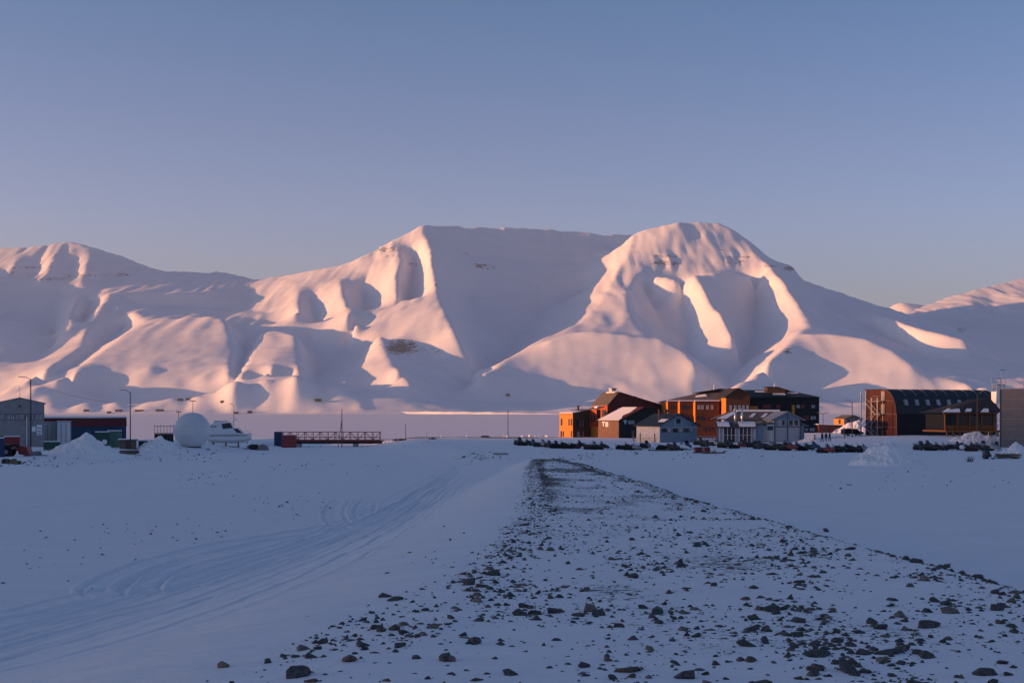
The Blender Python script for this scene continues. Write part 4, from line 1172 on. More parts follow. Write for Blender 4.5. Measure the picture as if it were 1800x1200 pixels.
roof_sheet(w, [(9.9, 1.7, zr_ + 0.55), (13.0, 1.7, zr_ - 0.35), (13.0, 7, zr_ - 0.35), (9.9, 7, zr_ + 0.55)], 0.14, 'slate', 'penthouse_roof')
MB().tube((9.6, 4, zr_ + 0.4), (9.6, 4, zr_ + 1.6), 0.25, 0.25, 10).build('flue', M['steel'], w)
ff = front()
panel(w, ff, 1.4, zt - 3.9, 3.0, 1.6, 'yellow', 'ochre_panel', 0.08)
panel(w, ff, 13.3, zt - 4.3, 0.8, 2.3, 'yellow', 'ochre_panel', 0.08)
for s_, r_, w_, pn in ((5.6, 0, 2.2, 'redpaint'), (9.2, 0, 1.1, 'redpaint'), (14.5, 0, 1.0, 'paleglass'), (15.8, 0, 0.9, 'redpaint'), (18.4, 0, 1.1, 'paleglass'), (16.6, 1, 1.3, 'redpaint'), (18.2, 1, 1.5, 'paleglass'), (16.8, 2, 0.9, 'paleglass'), (18.0, 2, 1.4, 'paleglass'), (5.6, 1, 1.4, 'glass'), (9.2, 1, 1.4, 'glass'), (12.0, 1, 1.4, 'glass'), (0.5, 0, 0.6, 'paleglass')):
    window(w, ff, s_, zt - (2.9, 5.9, 9.0)[r_], w_, 1.0, pn, 'frame', 1 if w_ > 1.2 else 0, 0.08)

# ------------------------------------------------------------------ blue-grey workshop group
Y = 262.0; k = Y / F
B = base(1265, 777, Y, 0.2)
w = thing('glazed_workshop', 'low blue grey workshop with glazed front and two steel flues', 'workshop', B, R(-3))
L_ = 62 * k; hw = zat(751, Y) - B.z; Dp = 5.5
MB().box(0, L_, 0.12, Dp, 0, hw).build('wall', M['bluegrey'], w)
MB().box(0, L_, 0, 0.12, 0, 0.35).build('plinth', M['concrete'], w)
n = 9
for i in range(n + 1): MB().box(i*L_/n - 0.06, i*L_/n + 0.06, -0.02, 0.13, 0.35, hw).build('mullion', M['whiteframe'], w)
for i in range(n):
    MB().box(i*L_/n + 0.06, (i+1)*L_/n - 0.06, 0.07, 0.115, 0.35, hw - 0.05).build('pane', M['glass' if i % 4 else 'bluegrey2'], w)
    MB().box(i*L_/n + 0.06, (i+1)*L_/n - 0.06, 0.02, 0.066, hw*0.52, hw*0.52 + 0.07).build('transom', M['whiteframe'], w)
prof = [(-0.5, hw - 0.05)] + [(-0.5 + 6.0*t, hw + 1.05*math.sin(min(1, t*1.15)*math.pi/2)) for t in (0.08, 0.2, 0.35, 0.5, 0.7, 1.0)] + [(5.5, hw - 0.05)]
MB().prism(prof, 'x', -0.35, L_ + 0.3).build('curved_roof', M['slate'], w)
for xa, xb in ((-0.3, 2.0), (3.9, L_ + 0.2)):
    m = MB()
    for (ya, za), (yb, zb_) in zip(prof[1:5], prof[2:6]):
        m.add([(xa, ya, za+0.01), (xb, ya, za+0.01), (xb, yb, zb_+0.01), (xa, yb, zb_+0.01), (xa, ya, za+0.13), (xb, ya, za+0.13), (xb, yb, zb_+0.13), (xa, yb, zb_+0.13)],
              [(3,2,1,0),(4,5,6,7),(0,1,5,4),(1,2,6,5),(2,3,7,6),(3,0,4,7)])
    m.build('roof_snow', M_PILE, w)
for px_ in (1294, 1306):
    x_ = (px_ - 1265) * k; zt_ = zat(718, Y) - B.z
    MB().tube((x_, 2.0, hw), (x_, 2.0, zt_), 0.2, 0.2, 14).lathe([(0.22, zt_), (0.22, zt_ + 0.06), (0.12, zt_ + 0.1)], 14, (x_, 2.0)).build('flue', M['steel'], w, True)
MB().box(L_ + 0.01, L_ + 2.3, 0.3, Dp, 0, hw + 0.35).build('link_wall', M['bluegrey'], w)
MB().box(L_ + 2.31, L_ + 3.9, 0.8, Dp, 0, hw + 0.6).build('link_wall', M['offwhite'], w)
window(w, front(0, 0.8), L_ + 2.5, hw - 0.55, 1.1, 0.8, 'glass', 'frame', 1)
roof_sheet(w, [(L_ - 0.1, 0.0, hw + 0.2), (L_ + 2.4, 0.0, hw + 1.0), (L_ + 2.4, Dp, hw + 1.0), (L_ - 0.1, Dp, hw + 0.2)], 0.12, 'slate', 'link_roof')

Y2_ = 270.0; k2 = Y2_ / F
B = base(1262, 776, Y2_, 0.2)
w = thing('long_roofed_store', 'long store with mottled dark roof behind the glazed workshop', 'store', B, R(-3))
L_ = 112 * k2; hw = zat(741, Y2_) - B.z; h2 = zat(735.5, Y2_) - B.z; hr = zat(722.5, Y2_) - B.z
MB().box(1.5, L_, 0, 7, 0, h2).build('wall', M['offwhite'], w)
roof_sheet(w, [(-0.8, -0.7, h2 - 0.25), (L_, -0.7, h2 - 0.25), (L_, 3.5, hr), (3.0, 3.5, hr)], 0.16, 'roofgrey')
roof_sheet(w, [(3.0, 3.5, hr), (L_, 3.5, hr), (L_, 7.7, h2 - 0.25), (-0.8, 7.7, h2 - 0.25)], 0.16, 'roofgrey')
snow_slab(w, [(4.2, 2.9, hr - 0.07), (L_, 2.9, hr - 0.07), (L_, 3.6, hr + 0.17), (3.4, 3.6, hr + 0.17)], 0.14)
snow_slab(w, [(-0.4, -0.6, h2 - 0.06), (1.6, -0.6, h2 - 0.06), (4.2, 2.4, hr - 0.2), (3.2, 2.6, hr - 0.15)], 0.08)
for xa in (6.2, 8.6):
    f_ = lambda y_: h2 - 0.07 + (hr - h2 + 0.25) * (y_ + 0.7) / 4.2
    snow_slab(w, [(xa, 0.2, f_(0.2)), (xa + 0.8, 0.2, f_(0.2)), (xa + 1.7, 1.9, f_(1.9)), (xa + 1.1, 1.9, f_(1.9))], 0.07)

B = base(1361, 776, Y, 0.2)
w = thing('blue_gable_shed', 'tall blue grey shed with two big doors under a gable', 'shed', B, R(3))
L_ = 47 * k; he = zat(735.5, Y) - B.z; hr = zat(724, Y) - B.z; hm = zat(750, Y) - B.z
MB().prism([(0, 0), (L_, 0), (L_, he), (L_/2, hr), (0, he)], 'y', 0, 9).build('wall', M['bluegrey'], w)
ff = front()
for s_ in (0.25, L_/2 + 0.08):
    d_ = panel(w, ff, s_, 0.1, L_/2 - 0.4, hm - 0.25, 'bluegrey2', 'door', 0.06)
    ff.slab(MB(), s_ + L_/2 - 0.75, s_ + L_/2 - 0.65, 1.1, 1.4, 0.062, 0.1).build('handle', M['frame'], d_)
for s_, z_, w_, h_ in ((L_/2 - 0.03, 0, 0.06, hr - 0.3), (0.0, 0, 0.1, he - 0.1), (L_ - 0.1, 0, 0.1, he - 0.1)): panel(w, ff, s_, z_, w_, h_, 'frame', 'trim', 0.08)
panel(w, ff, 0.1, hm, L_ - 0.2, 0.07, 'frame', 'trim', 0.075)
for s_, w_, pn in ((0.75, 0.6, 'paleglass'), (1.45, 0.7, 'glass'), (2.85, 0.9, 'glass'), (3.9, 0.9, 'glass')): window(w, ff, s_, hm + 0.25, w_, 1.15, pn, 'whiteframe')
sl_ = (hr - he) / (L_/2)
roof_sheet(w, [(-0.7, -0.6, he - 0.7*sl_ + 0.02), (L_/2, -0.6, hr + 0.02), (L_/2, 9.3, hr + 0.02), (-0.7, 9.3, he - 0.7*sl_ + 0.02)], 0.14, 'bluegrey', 'roof')
roof_sheet(w, [(L_/2, -0.6, hr + 0.02), (L_ + 0.8, -0.6, he - 0.8*sl_ + 0.02), (L_ + 0.8, 9.3, he - 0.8*sl_ + 0.02), (L_/2, 9.3, hr + 0.02)], 0.14, 'bluegrey', 'roof')
roof_sheet(w, [(L_ + 0.01, 0.2, hm + 0.75), (L_ + 1.7, 0.2, hm + 0.1), (L_ + 1.7, 6, hm + 0.1), (L_ + 0.01, 6, hm + 0.75)], 0.1, 'bluegrey', 'lean_to_roof')
MB().box(L_ + 0.01, L_ + 0.9, 0.6, 6, 0, hm + 0.2).build('lean_to_wall', M['bluegrey'], w)

B = base(1246, 775, 268, 0.1)
w = thing('snowy_rail_fence', 'snow topped rail fence between the gabled house and the workshop', 'fence', B, 0)
for i in range(7): MB().box(-2.5 + i*0.8, -2.42 + i*0.8, 0, 0.08, 0, 1.25).build('post', M['pole'], w)
for z_ in (0.45, 0.8, 1.15):
    r_ = MB().box(-2.5, 2.4, -0.05, -0.002, z_, z_ + 0.09).build('rail', M['pole'], w)
    MB().box(-2.5, 2.4, -0.055, 0.0, z_ + 0.092, z_ + 0.17).build('snow_line', M_PILE, r_)

# ------------------------------------------------------------------ barn with half-round roof, annex, tower, grey hall
Y = 262.0; k = Y / F; PB = R(25)
B = base(1577, 768, Y, 0.3)
w = thing('dark_barn', 'big dark barn with curved roof and red end wall', 'barn', B, PB)
Db = 56 * k / (math.sin(PB) + 0.28 * math.cos(PB)); Lb = 26.0
h1 = zat(728, Y) - B.z; h2 = zat(684, Y) - B.z; yc = Db * 24 / 56
arc = [(yc - yc*math.cos(t)**0.9 if t < 1.57 else yc, h1 + (h2 - h1)*math.sin(t)) for t in [i*math.pi/2/8 for i in range(9)]]
prof = [(0, 0)] + arc + [(Db, h2), (Db, 0)]
MB().prism(prof, 'x', 0.03, Lb).build('wall', M['black'], w)
MB().prism(prof, 'x', -0.06, 0.025).build('end_wall', M['barnred'], w)
arc_o = [(y_ - 0.12, z_ + 0.1) for y_, z_ in arc]
m = MB()
shell = [(a, b) for a, b in zip(arc_o[:-1], arc_o[1:])]
for (ya, za), (yb, zb_) in shell:
    m.add([(-0.3, ya, za), (Lb + 0.2, ya, za), (Lb + 0.2, yb, zb_), (-0.3, yb, zb_), (-0.3, ya + 0.1, za - 0.08), (Lb + 0.2, ya + 0.1, za - 0.08), (Lb + 0.2, yb + 0.1, zb_ - 0.08), (-0.3, yb + 0.1, zb_ - 0.08)],
          [(0,1,2,3),(7,6,5,4),(0,4,5,1),(2,6,7,3),(0,3,7,4),(1,5,6,2)])
m.add([(-0.3, yc - 0.15, h2 + 0.1), (Lb + 0.2, yc - 0.15, h2 + 0.1), (Lb + 0.2, Db + 0.2, h2 + 0.12), (-0.3, Db + 0.2, h2 + 0.12), (-0.3, yc - 0.15, h2 + 0.01), (Lb + 0.2, yc - 0.15, h2 + 0.01), (Lb + 0.2, Db + 0.2, h2 + 0.01), (-0.3, Db + 0.2, h2 + 0.01)],
      [(0,1,2,3),(7,6,5,4),(0,4,5,1),(2,6,7,3),(0,3,7,4),(1,5,6,2)])
m.build('roof', M['slate'], w)
for i in range(9):                                      # standing seams on the roof
    x_ = 3.0 + i * 2.7; mm = MB()
    for (ya, za), (yb, zb_) in shell[4:]: mm.tube((x_, ya - 0.02, za + 0.02), (x_, yb - 0.02, zb_ + 0.02), 0.05, n=5)
    mm.build('seam', M['galv'], w)
ya, za = arc_o[2]; yb, zb_ = arc_o[3]
for i in range(8):                                      # roof lights
    x_ = 1.9 + i * 2.75
    q = MB().add([(x_, ya - 0.25, za - 0.2), (x_ + 0.9, ya - 0.25, za - 0.2), (x_ + 0.9, yb - 0.25, zb_ + 0.1), (x_, yb - 0.25, zb_ + 0.1),
                  (x_, ya + 0.2, za - 0.2), (x_ + 0.9, ya + 0.2, za - 0.2), (x_ + 0.9, yb + 0.2, zb_ + 0.1), (x_, yb + 0.2, zb_ + 0.1)],
                 [(0,1,2,3),(7,6,5,4),(0,4,5,1),(2,6,7,3),(0,3,7,4),(1,5,6,2)]).build('roof_light', M['galv'], w)
    MB().add([(x_ + 0.1, ya - 0.27, za - 0.1), (x_ + 0.8, ya - 0.27, za - 0.1), (x_ + 0.8, yb - 0.27, zb_), (x_ + 0.1, yb - 0.27, zb_)], [(0,1,2,3)]).build('pane', M['paleglass'], q)
fl = left(-0.06, 0)
mm = MB()
for (ya, za), (yb, zb_) in zip(arc[:-1], arc[1:]): mm.tube((-0.12, ya, za), (-0.12, yb, zb_), 0.13, n=6)
mm.build('verge_trim', M['brownwall'], w)
for z_ in (h1 - 2.6, h1, h1 + 2.6): fl.slab(MB(), 1.2 if z_ > h1 else 0.05, Db, z_, z_ + 0.12, 0.003, 0.06).build('band', M['brownwall'], w)
fl.slab(MB(), 0.0, 0.16, 0, h1, 0.003, 0.07).build('corner_board', M['brownwall'], w)
# outside stair on the red end wall
sx = -1.6
st_ = thing('fire_stair', 'pale steel fire stair zigzagging up the red end of the barn', 'staircase', B, PB)
for y_ in (Db*0.42, Db*0.6, Db*0.8, Db - 0.3):
    for x_ in (-0.25, sx): MB().tube((x_, y_, 0), (x_, y_, h2 - (0.2 if y_ > 8 else 1.6)), 0.06, n=6).build('post', M['galv'], st_)
for i, z_ in enumerate((h1 - 2.6, h1, h1 + 2.6)):
    for ya, yb in ((Db*0.36, Db*0.5), (Db - 1.4, Db - 0.2)) if i < 2 else ((Db*0.36, Db*0.58),):
        MB().box(sx, -0.2, ya, yb, z_ - 0.05, z_ + 0.05).build('landing', M['galv'], st_)
        for zz_ in (0.5, 1.0): MB().tube((sx, ya, z_ + zz_), (sx, yb, z_ + zz_), 0.03, n=5).build('hand_rail', M['galv'], st_)
    y0, y1 = ((Db - 1.4, Db*0.5) if i % 2 else (Db*0.5, Db - 1.4))
    zl = z_ - 2.6
    for x_ in (sx, -0.3): MB().tube((x_, y0, max(0.05, zl)), (x_, y1, z_), 0.07, n=5).build('stringer', M['galv'], st_)
    MB().tube((sx, y0, max(0.05, zl) + 1.0), (sx, y1, z_ + 1.0), 0.03, n=5).build('hand_rail', M['galv'], st_)
    for j in range(9):
        t = (j + 0.5) / 9; yy = y0 + (y1 - y0)*t; zz_ = max(0.05, zl) + (z_ - max(0.05, zl))*t
        MB().box(sx, -0.3, yy - 0.14, yy + 0.14, zz_ - 0.02, zz_ + 0.02).build('tread', M['galv'], st_)
panel(st_, left(-0.08, 0), Db*0.38, h1 + 2.7, 1.0, 1.9, 'concrete', 'exit_door', 0.08)
panel(st_, left(-0.08, 0), Db*0.38, h1 + 0.1, 1.0, 1.9, 'concrete', 'exit_door', 0.08)

Y = 246.0; k = Y / F
B = base(1660, 763, Y, 0.25)
w = thing('timber_annex', 'timber and glass annex with snowy dark roof before the barn', 'annex', B, R(8))
L_ = 98 * k / math.cos(R(8)); ze = zat(728, Y) - B.z; zdk = zat(756, Y) - B.z
MB().box(0.6, L_, 1.2, 9, zdk, ze).build('wall', M['black'], w)
MB().box(0, L_ + 1, -0.6, 9, zdk - 0.32, zdk).build('deck', M['timber'], w)
for i in range(9): MB().box(0.2 + i*1.25, 0.42 + i*1.25, -0.5, -0.3, -0.5, zdk - 0.321).build('deck_post', M['timber'], w)
for i in range(5): MB().box(0.5 + i*2.4, 0.72 + i*2.4, 0.85, 1.1, zdk, ze).build('post', M['timber'], w)
MB().box(0.3, L_, 0.84, 1.12, ze, ze + 0.3).build('eaves_beam', M['timber'], w)
for i in range(4):
    panel(w, front(0, 1.2), 0.8 + i*2.4, zdk + 0.1, 2.1, 0.8, 'timber', 'timber_panel', 0.06)
    window(w, front(0, 1.2), 0.8 + i*2.4, zdk + 0.95, 2.1, ze - zdk - 1.1, 'glass', 'frame', 2, 0.06)
for z_ in (0.45, 0.85): MB().box(0, L_, -0.56, -0.5, zdk + z_, zdk + z_ + 0.07).build('deck_rail', M['timber'], w)
for i in range(10): MB().box(0.0 + i*1.2, 0.07 + i*1.2, -0.49, -0.43, zdk, zdk + 0.85).build('baluster', M['timber'], w)
zr_ = zat(702, Y) - B.z
MB().add([(-0.6, -0.3, ze + 0.31), (L_ + 1, -0.3, ze + 0.31), (L_ + 1, 9.5, ze + 0.31), (-0.6, 9.5, ze + 0.31), (7.5, 5.0, zr_), (L_ + 1, 5.0, zr_ + 0.5)],
         [(3,2,1,0), (0,1,5,4), (1,2,5), (2,3,4,5), (3,0,4)]).build('roof', M['darkfelt'], w)
f_ = lambda x_, y_: ze + 0.32 + (zr_ - ze - 0.3) * min((y_ + 0.3) / 5.3, (x_ + 0.6) / 8.1 if x_ < 7.5 else 9)
for pts in ([(-0.5, -0.2), (3.0, -0.2), (3.6, 1.4), (1.6, 2.0)], [(4.0, 0.0), (5.2, 0.0), (7.0, 2.6), (6.2, 2.7)], [(7.0, -0.2), (8.6, -0.2), (9.6, 2.0), (9.2, 2.1)]):
    snow_slab(w, [(x_, y_, f_(x_, y_)) for x_, y_ in pts], 0.12)

Y = 256.0; k = Y / F
B = base(1755, 760, Y, 0.3)
w = thing('lattice_tower', 'pale steel lattice tower rising behind the annex and grey hall', 'tower', B, R(10))
z0, z1, z2 = zat(700, Y) - B.z, zat(676, Y) - B.z, zat(665, Y) - B.z
for sx_ in (-1, 1):
    for sy in (-1, 1):
        MB().tube((sx_*1.35, sy*1.35, 0), (sx_*0.75, sy*0.75, z1), 0.09, 0.07, 6).build('leg', M['galv'], w)
nb = 9
for i in range(nb):
    za, zb_ = z1*i/nb, z1*(i + 1)/nb; ra, rb = 1.35 - 0.6*i/nb, 1.35 - 0.6*(i + 1)/nb
    for sy in (-1, 1):
        MB().tube((-ra, sy*ra, za), (rb, sy*rb, zb_), 0.045, n=5).build('brace', M['galv'], w)
        MB().tube((sy*ra, -ra, za), (sy*rb, rb, zb_), 0.045, n=5).build('brace', M['galv'], w)
MB().box(-0.95, 0.95, -0.95, 0.95, z0 - 0.9, z1 - 1.3).build('drum_housing', M['white_paint'], w)
MB().box(-1.0, 1.0, -1.0, 1.0, z1, z1 + 0.08).build('platform', M['galv'], w)
for sx_ in (-0.95, 0.0, 0.95):
    for sy in (-0.95, 0.95): MB().tube((sx_, sy, z1), (sx_, sy, z2), 0.035, n=5).build('rail_post', M['galv'], w)
for sy in (-0.95, 0.95):
    for z_ in (z1 + 0.6, z2): MB().tube((-0.95, sy, z_), (0.95, sy, z_), 0.03, n=5).build('rail', M['galv'], w)
MB().tube((0.6, 0, z1), (0.6, 0, zat(650, Y) - B.z), 0.035, 0.02, 6).build('mast', M['galv'], w)
MB().box(0.3, 1.3, -0.04, 0.04, zat(651, Y) - B.z, zat(650, Y) - B.z + 0.05).build('vane', M['galv'], w)

Y = 212.0; k = Y / F
B = base(1758, 782, Y, 0.3)
w = thing('grey_hall', 'plain grey clad hall cut off by the right edge of the picture', 'hall', B, R(-23))
hg = zat(684, Y) - B.z
MB().box(0, 16, 0, 18, 0, hg).build('wall', M['beige_clad'], w)
MB().box(-0.08, 16.1, -0.08, 18, hg, hg + 0.16).build('parapet', M['galv'], w)
MB().box(-0.05, 0.14, -0.05, -0.003, 0, hg - 0.002).build('corner_trim', M['frame'], w)
for i in range(1, 6): panel(w, front(), 0.2, hg * i / 6, 15.6, 0.05, 'galv', 'panel_joint', 0.03)
for i in range(1, 4): panel(w, front(), 4.0 * i, 0.2, 0.05, hg - 0.4, 'frame', 'panel_joint', 0.035)
an = MB().tube((3.4, 2.0, hg), (3.4, 2.0, hg + 1.5), 0.04, 0.03, 6).tube((2.6, 2, hg + 1.15), (4.2, 2, hg + 1.15), 0.03, n=5).build('antenna', M['galv'], w)

# small things round the walkers
B = base(1440, 757, 330, 0.2)
w = thing('low_dark_shed', 'low dark shed behind the three walkers', 'shed', B, 0)
MB().box(0.0, 5.8, 0, 4, 0, 2.2).build('wall', M['darkred'], w)
roof_sheet(w, [(-0.3, -0.3, 2.2), (6.1, -0.3, 2.0), (6.1, 4.3, 2.0), (-0.3, 4.3, 2.2)], 0.12, 'darkfelt')
snow_slab(w, [(-0.3, -0.3, 2.32), (6.1, -0.3, 2.12), (6.1, 4.3, 2.12), (-0.3, 4.3, 2.32)], 0.14)
for s_ in (1.0, 3.6): panel(w, front(), s_, 0.1, 1.2, 1.7, 'frame', 'door')
B = base(1484, 742, 372, 0.1); B.z = 2.2
w = thing('sunlit_house', 'small house with sunlit yellow end wall beyond the snow bank', 'house', B, R(20))
MB().box(0.03, 6.0, 0, 5, 0, 4.6).build('wall', M['bluegrey2'], w)
MB().box(-0.06, 0.025, 0, 5, 0, 4.6).build('end_wall', M['yellow'], w)  # yellow of the low sun painted onto this end wall
MB().prism([(-0.3, 4.6), (6.3, 4.6), (3.0, 5.7)], 'y', -0.3, 5.3).build('roof', M['roofgrey'], w)
for s_ in (1.0, 3.2): window(w, front(), s_, 3.2, 1.0, 1.2, 'glass')
window(w, left(-0.06, 0), 1.6, 3.2, 1.0, 1.2, 'glass')

def car(px, py, Y, label, yaw, mat, name='parked_car'):
    B = base(px, py, Y, 0.05)
    w = thing(name, label, 'car', B, yaw)
    body = MB().prism([(-2.15, 0.35), (2.1, 0.35), (2.15, 0.75), (1.2, 0.95), (0.65, 1.42), (-1.5, 1.5), (-2.1, 0.95)], 'y', -0.86, 0.86).build('body', M[mat], w)
    for y_ in (-0.885, 0.862):
        MB().prism([(-1.45, 0.98), (0.95, 0.98), (0.55, 1.35), (-1.35, 1.4)], 'y', y_, y_ + 0.02).build('side_window', M['glass'], body)
    MB().box(-2.17, -2.1, -0.7, 0.7, 1.0, 1.35).build('rear_window', M['glass'], body)
    for x_ in (-1.35, 1.35):
        for y_ in (-0.8, 0.8):
            t_ = MB().tube((x_, y_ - 0.11, 0.33), (x_, y_ + 0.11, 0.33), 0.34, n=16).build('wheel', M['rubber'], w)
            MB().tube((x_, y_ - 0.12, 0.33), (x_, y_ + 0.12, 0.33), 0.19, n=10).build('rim', M['galv'], t_)
    for y_ in (-0.62, 0.62): MB().box(2.1, 2.17, y_ - 0.18, y_ + 0.18, 0.6, 0.74).build('headlight', M['paleglass'], w)
    return w
car(1498, 758, 275, 'dark car parked on the rise left of the barn', 0.25, 'dark')
B = base(853, 770, 338, 0.02); B.z = zat(770, 338)
w = thing('low_hut', 'tiny low dark hut beside the shore road left of the lone pole', 'hut', B, 0.0)
MB().box(-1.05, 1.05, 0, 1.2, -0.4, 0.3).build('wall', M['dark'], w)
MB().add([(-1.25, -0.15, 0.3), (1.25, -0.15, 0.3), (1.25, 1.35, 0.3), (-1.25, 1.35, 0.3), (-0.8, 0.6, 0.68), (0.8, 0.6, 0.68)], [(3,2,1,0),(0,1,5,4),(1,2,5),(2,3,4,5),(3,0,4)]).build('roof', M['darkfelt'], w)
B = base(1483, 766, 256, 0.05)
w = thing('litter_bin', 'small grey bin between the street lamp and the walkers', 'bin', B, 0)
MB().lathe([(0.24, 0), (0.3, 0.9), (0.3, 0.92), (0.02, 0.92)], 14).build('body', M['galv'], w)
MB().lathe([(0.33, 0.92), (0.33, 1.0), (0.02, 1.12)], 14).build('lid', M['frame'], w)
B = base(1470, 767, 256, 0.05)
w = thing('road_sign', 'small pale road sign right of the three walkers', 'sign', B, 0)
MB().tube((0, 0, 0), (0, 0, 1.9), 0.035, n=6).build('post', M['galv'], w)
last_ = MB().lathe([(0.02, 0), (0.3, 0), (0.3, 0.03), (0.02, 0.03)], 14).build('plate', M['white_paint'], w)
last_.rotation_euler = (R(90), 0, 0); last_.location = (0, -0.04, 1.7)
B = base(1432, 767, 256, 0.05)
w = thing('marker_post', 'short tan marker post left of the three walkers', 'post', B, 0)
MB().box(-0.13, 0.13, -0.1, 0.1, 0, 1.15).build('post', M['canvas'], w)
MB().box(-0.2, 0.2, -0.14, 0.14, 1.15, 1.24).build('cap', M['frame'], w)
B = base(880, 799, 172, 0.06)
w = thing('concrete_beam', 'grey concrete beam lying on the snow beyond the berm', 'beam', B, 0.05)
MB().prism([(-0.25, 0), (0.25, 0), (0.19, 0.3), (-0.19, 0.3)], 'x', -1.0, 1.0).build('body', M['concrete'], w)
for x_ in (-0.6, 0.6): MB().path([(x_ - 0.1, 0, 0.29), (x_ - 0.1, 0, 0.4), (x_ + 0.1, 0, 0.4), (x_ + 0.1, 0, 0.29)], 0.015).build('lifting_eye', M['pole'], w)

# far cabins under the mountain
CAB = [(153,721.5,9,'tiny brown cabin farthest left under the mountain'),(193,724,7,'tiny cabin low on the far shore above the navy hall'),(210,720.5,12,'larger red far cabin above the navy hall'),
       (246,721,15,'long far cabin right of the second street lamp'),(282,720.5,14,'long dark far cabin left of the radome'),(318,702,10,'far cabin on the slope left of the crossarm pole'),(332,700,8,'far cabin on the slope touching the crossarm pole'),
       (392,705,7,'tiny far cabin on the slope above the boat'),(416,725,8,'tiny red cabin at the far shore right of the boat lamp'),(440,724,8,'flat far cabin at the shore right of the boat'),
       (560,706.5,11,'far cabin alone on the slope above the bridge'),(893,693,6,'single dark far cabin high above the lone pole')]
for px_, py_, wpx, lab in CAB:
    ys_ = np.linspace(3850, 5400, 300); xs_ = (px_ - 900) / F * ys_
    ii = np.clip(((ys_ - gy[0]) / FG).astype(int), 0, zf.shape[0]-1); jj = np.clip(((xs_ - gx[0]) / FG).astype(int), 0, zf.shape[1]-1)
    zs_ = zf[ii, jj]; zray = EYE - (py_ + 2.5 - HY) / F * ys_
    q = np.nonzero(zs_ >= zray)[0]; q = q[0] if len(q) else 60
    Wc = wpx * ys_[q] / F
    w = thing('shore_cabin', lab, 'cabin', (xs_[q], ys_[q] - 8, float(zs_[q]) - 2.0), 0.15, 'far cabins under the mountain')
    MB().box(-Wc/2, Wc/2, 0, 8, 0, 4.8).build('wall', M['darkred' if px_ in (210, 416) else 'umber'], w)
    MB().prism([(-0.6, 4.8), (8.6, 4.8), (4, 7.4)], 'x', -Wc/2 - 0.5, Wc/2 + 0.5).build('roof', M['roofgrey'], w)
# ------------------------------------------------------------------ heaps of ploughed snow
def pile(px, py, Y, wpx, hpx, label, seed, dx=0.0, name='snow_heap', dirt=False):
    B = base(px, py, Y, 0.0)
    rx = wpx * Y / F / 2; h = hpx * Y / F
    n = 120
    U_, V_ = np.meshgrid(np.linspace(-1.15, 1.15, n), np.linspace(-1.15, 1.15, n))
    r = np.sqrt((U_ - dx * (1 - np.hypot(U_, V_))) ** 2 + V_ ** 2)
    hh = h * np.clip(1 - r, 0, 1) ** 1.12 * 1.06
    edge = sstep(1.12, 0.8, np.hypot(U_, V_))
    hh = hh + edge * (0.30 * h * fbm(U_ * 2.6 + seed, V_ * 2.6, 3, seed) * np.clip(1.2 - r, 0, 1) + 0.34 * fbm(U_ * rx / 0.55, V_ * rx / 0.55, 4, seed + 3, 0.62))
    XX_ = U_ * rx; YY_ = V_ * rx * 0.8
    zz_ = gz(XX_ + B.x, YY_ + B.y) - B.z - 0.25 + hh * edge + 0.2 * edge
    o = grid_mesh(name, XX_, YY_, zz_, M_PILE)
    o.location = B
    return tag(o, label, 'snow heap', 'ploughed snow heaps')
pile(148, 802, 180, 150, 42, 'tall peaked snow heap in the left yard before the green container', 4, 0.1)
pile(284, 792, 214, 95, 30, 'rounded snow heap just left of the radome', 9)
pile(1562, 824, 128, 150, 47, 'big lone snow heap before the barn on the right', 14, -0.02)
pile(1784, 804, 166, 66, 25, 'small snow heap before the grey hall at the right edge', 19)
pile(1715, 779, 226, 105, 16, 'low sunlit snow bank behind the right row of snowmobiles', 23, 0.0, 'snow_bank')
pile(1505, 762, 318, 90, 24, 'broad snow bank beyond the car left of the barn', 27, 0.1, 'snow_bank')
pile(1428, 777, 258, 60, 9, 'low snow bank right of the blue gable shed', 31, 0.1, 'snow_bank')

# ice blocks pushed up on the shore of the fjord
m = MB(); rnd = random.Random(5)
for i in range(70):
    px_ = rnd.uniform(915, 985) if i < 50 else rnd.uniform(700, 900)
    Y_ = rnd.uniform(400, 470); s = rnd.uniform(0.2, 0.55)
    c = Vector(((px_ - 900)/F*Y_, Y_, 0))
    q = [c + Vector((rnd.uniform(-1, 1)*s*1.6, rnd.uniform(-1, 1)*s, 0)) for _ in range(4)] + [c + Vector((rnd.uniform(-.8, .8)*s, rnd.uniform(-.6, .6)*s, s*rnd.uniform(1.0, 2.6)))]
    q = sorted(q[:4], key=lambda p: math.atan2(p.y - c.y, p.x - c.x)) + q[4:]
    m.add(q, [(0,1,4),(1,2,4),(2,3,4),(3,0,4),(3,2,1,0)])
o = m.build('shore_ice', M_PILE)
tag(o, 'broken ice blocks along the edge of the frozen fjord', 'ice', kind='stuff')

# dry grass tuft
B = base(1705, 815, 142, 0.05)
w = thing('dry_shrub', 'small dry tuft poking from the snow before the right snowmobiles', 'shrub', B, 0)
rnd = random.Random(3)
for i in range(60):
    a = rnd.uniform(0, 6.28); l_ = rnd.uniform(0.3, 0.75); sp = rnd.uniform(0.1, 0.75)
    b0 = Vector((rnd.uniform(-.35, .35), rnd.uniform(-.15, .15), 0)); e = b0 + Vector((math.cos(a)*sp*l_, math.sin(a)*sp*l_*0.6, l_))
    MB().tube(b0, e, 0.014, 0.005, 4).build('stem', M['pole'], w)
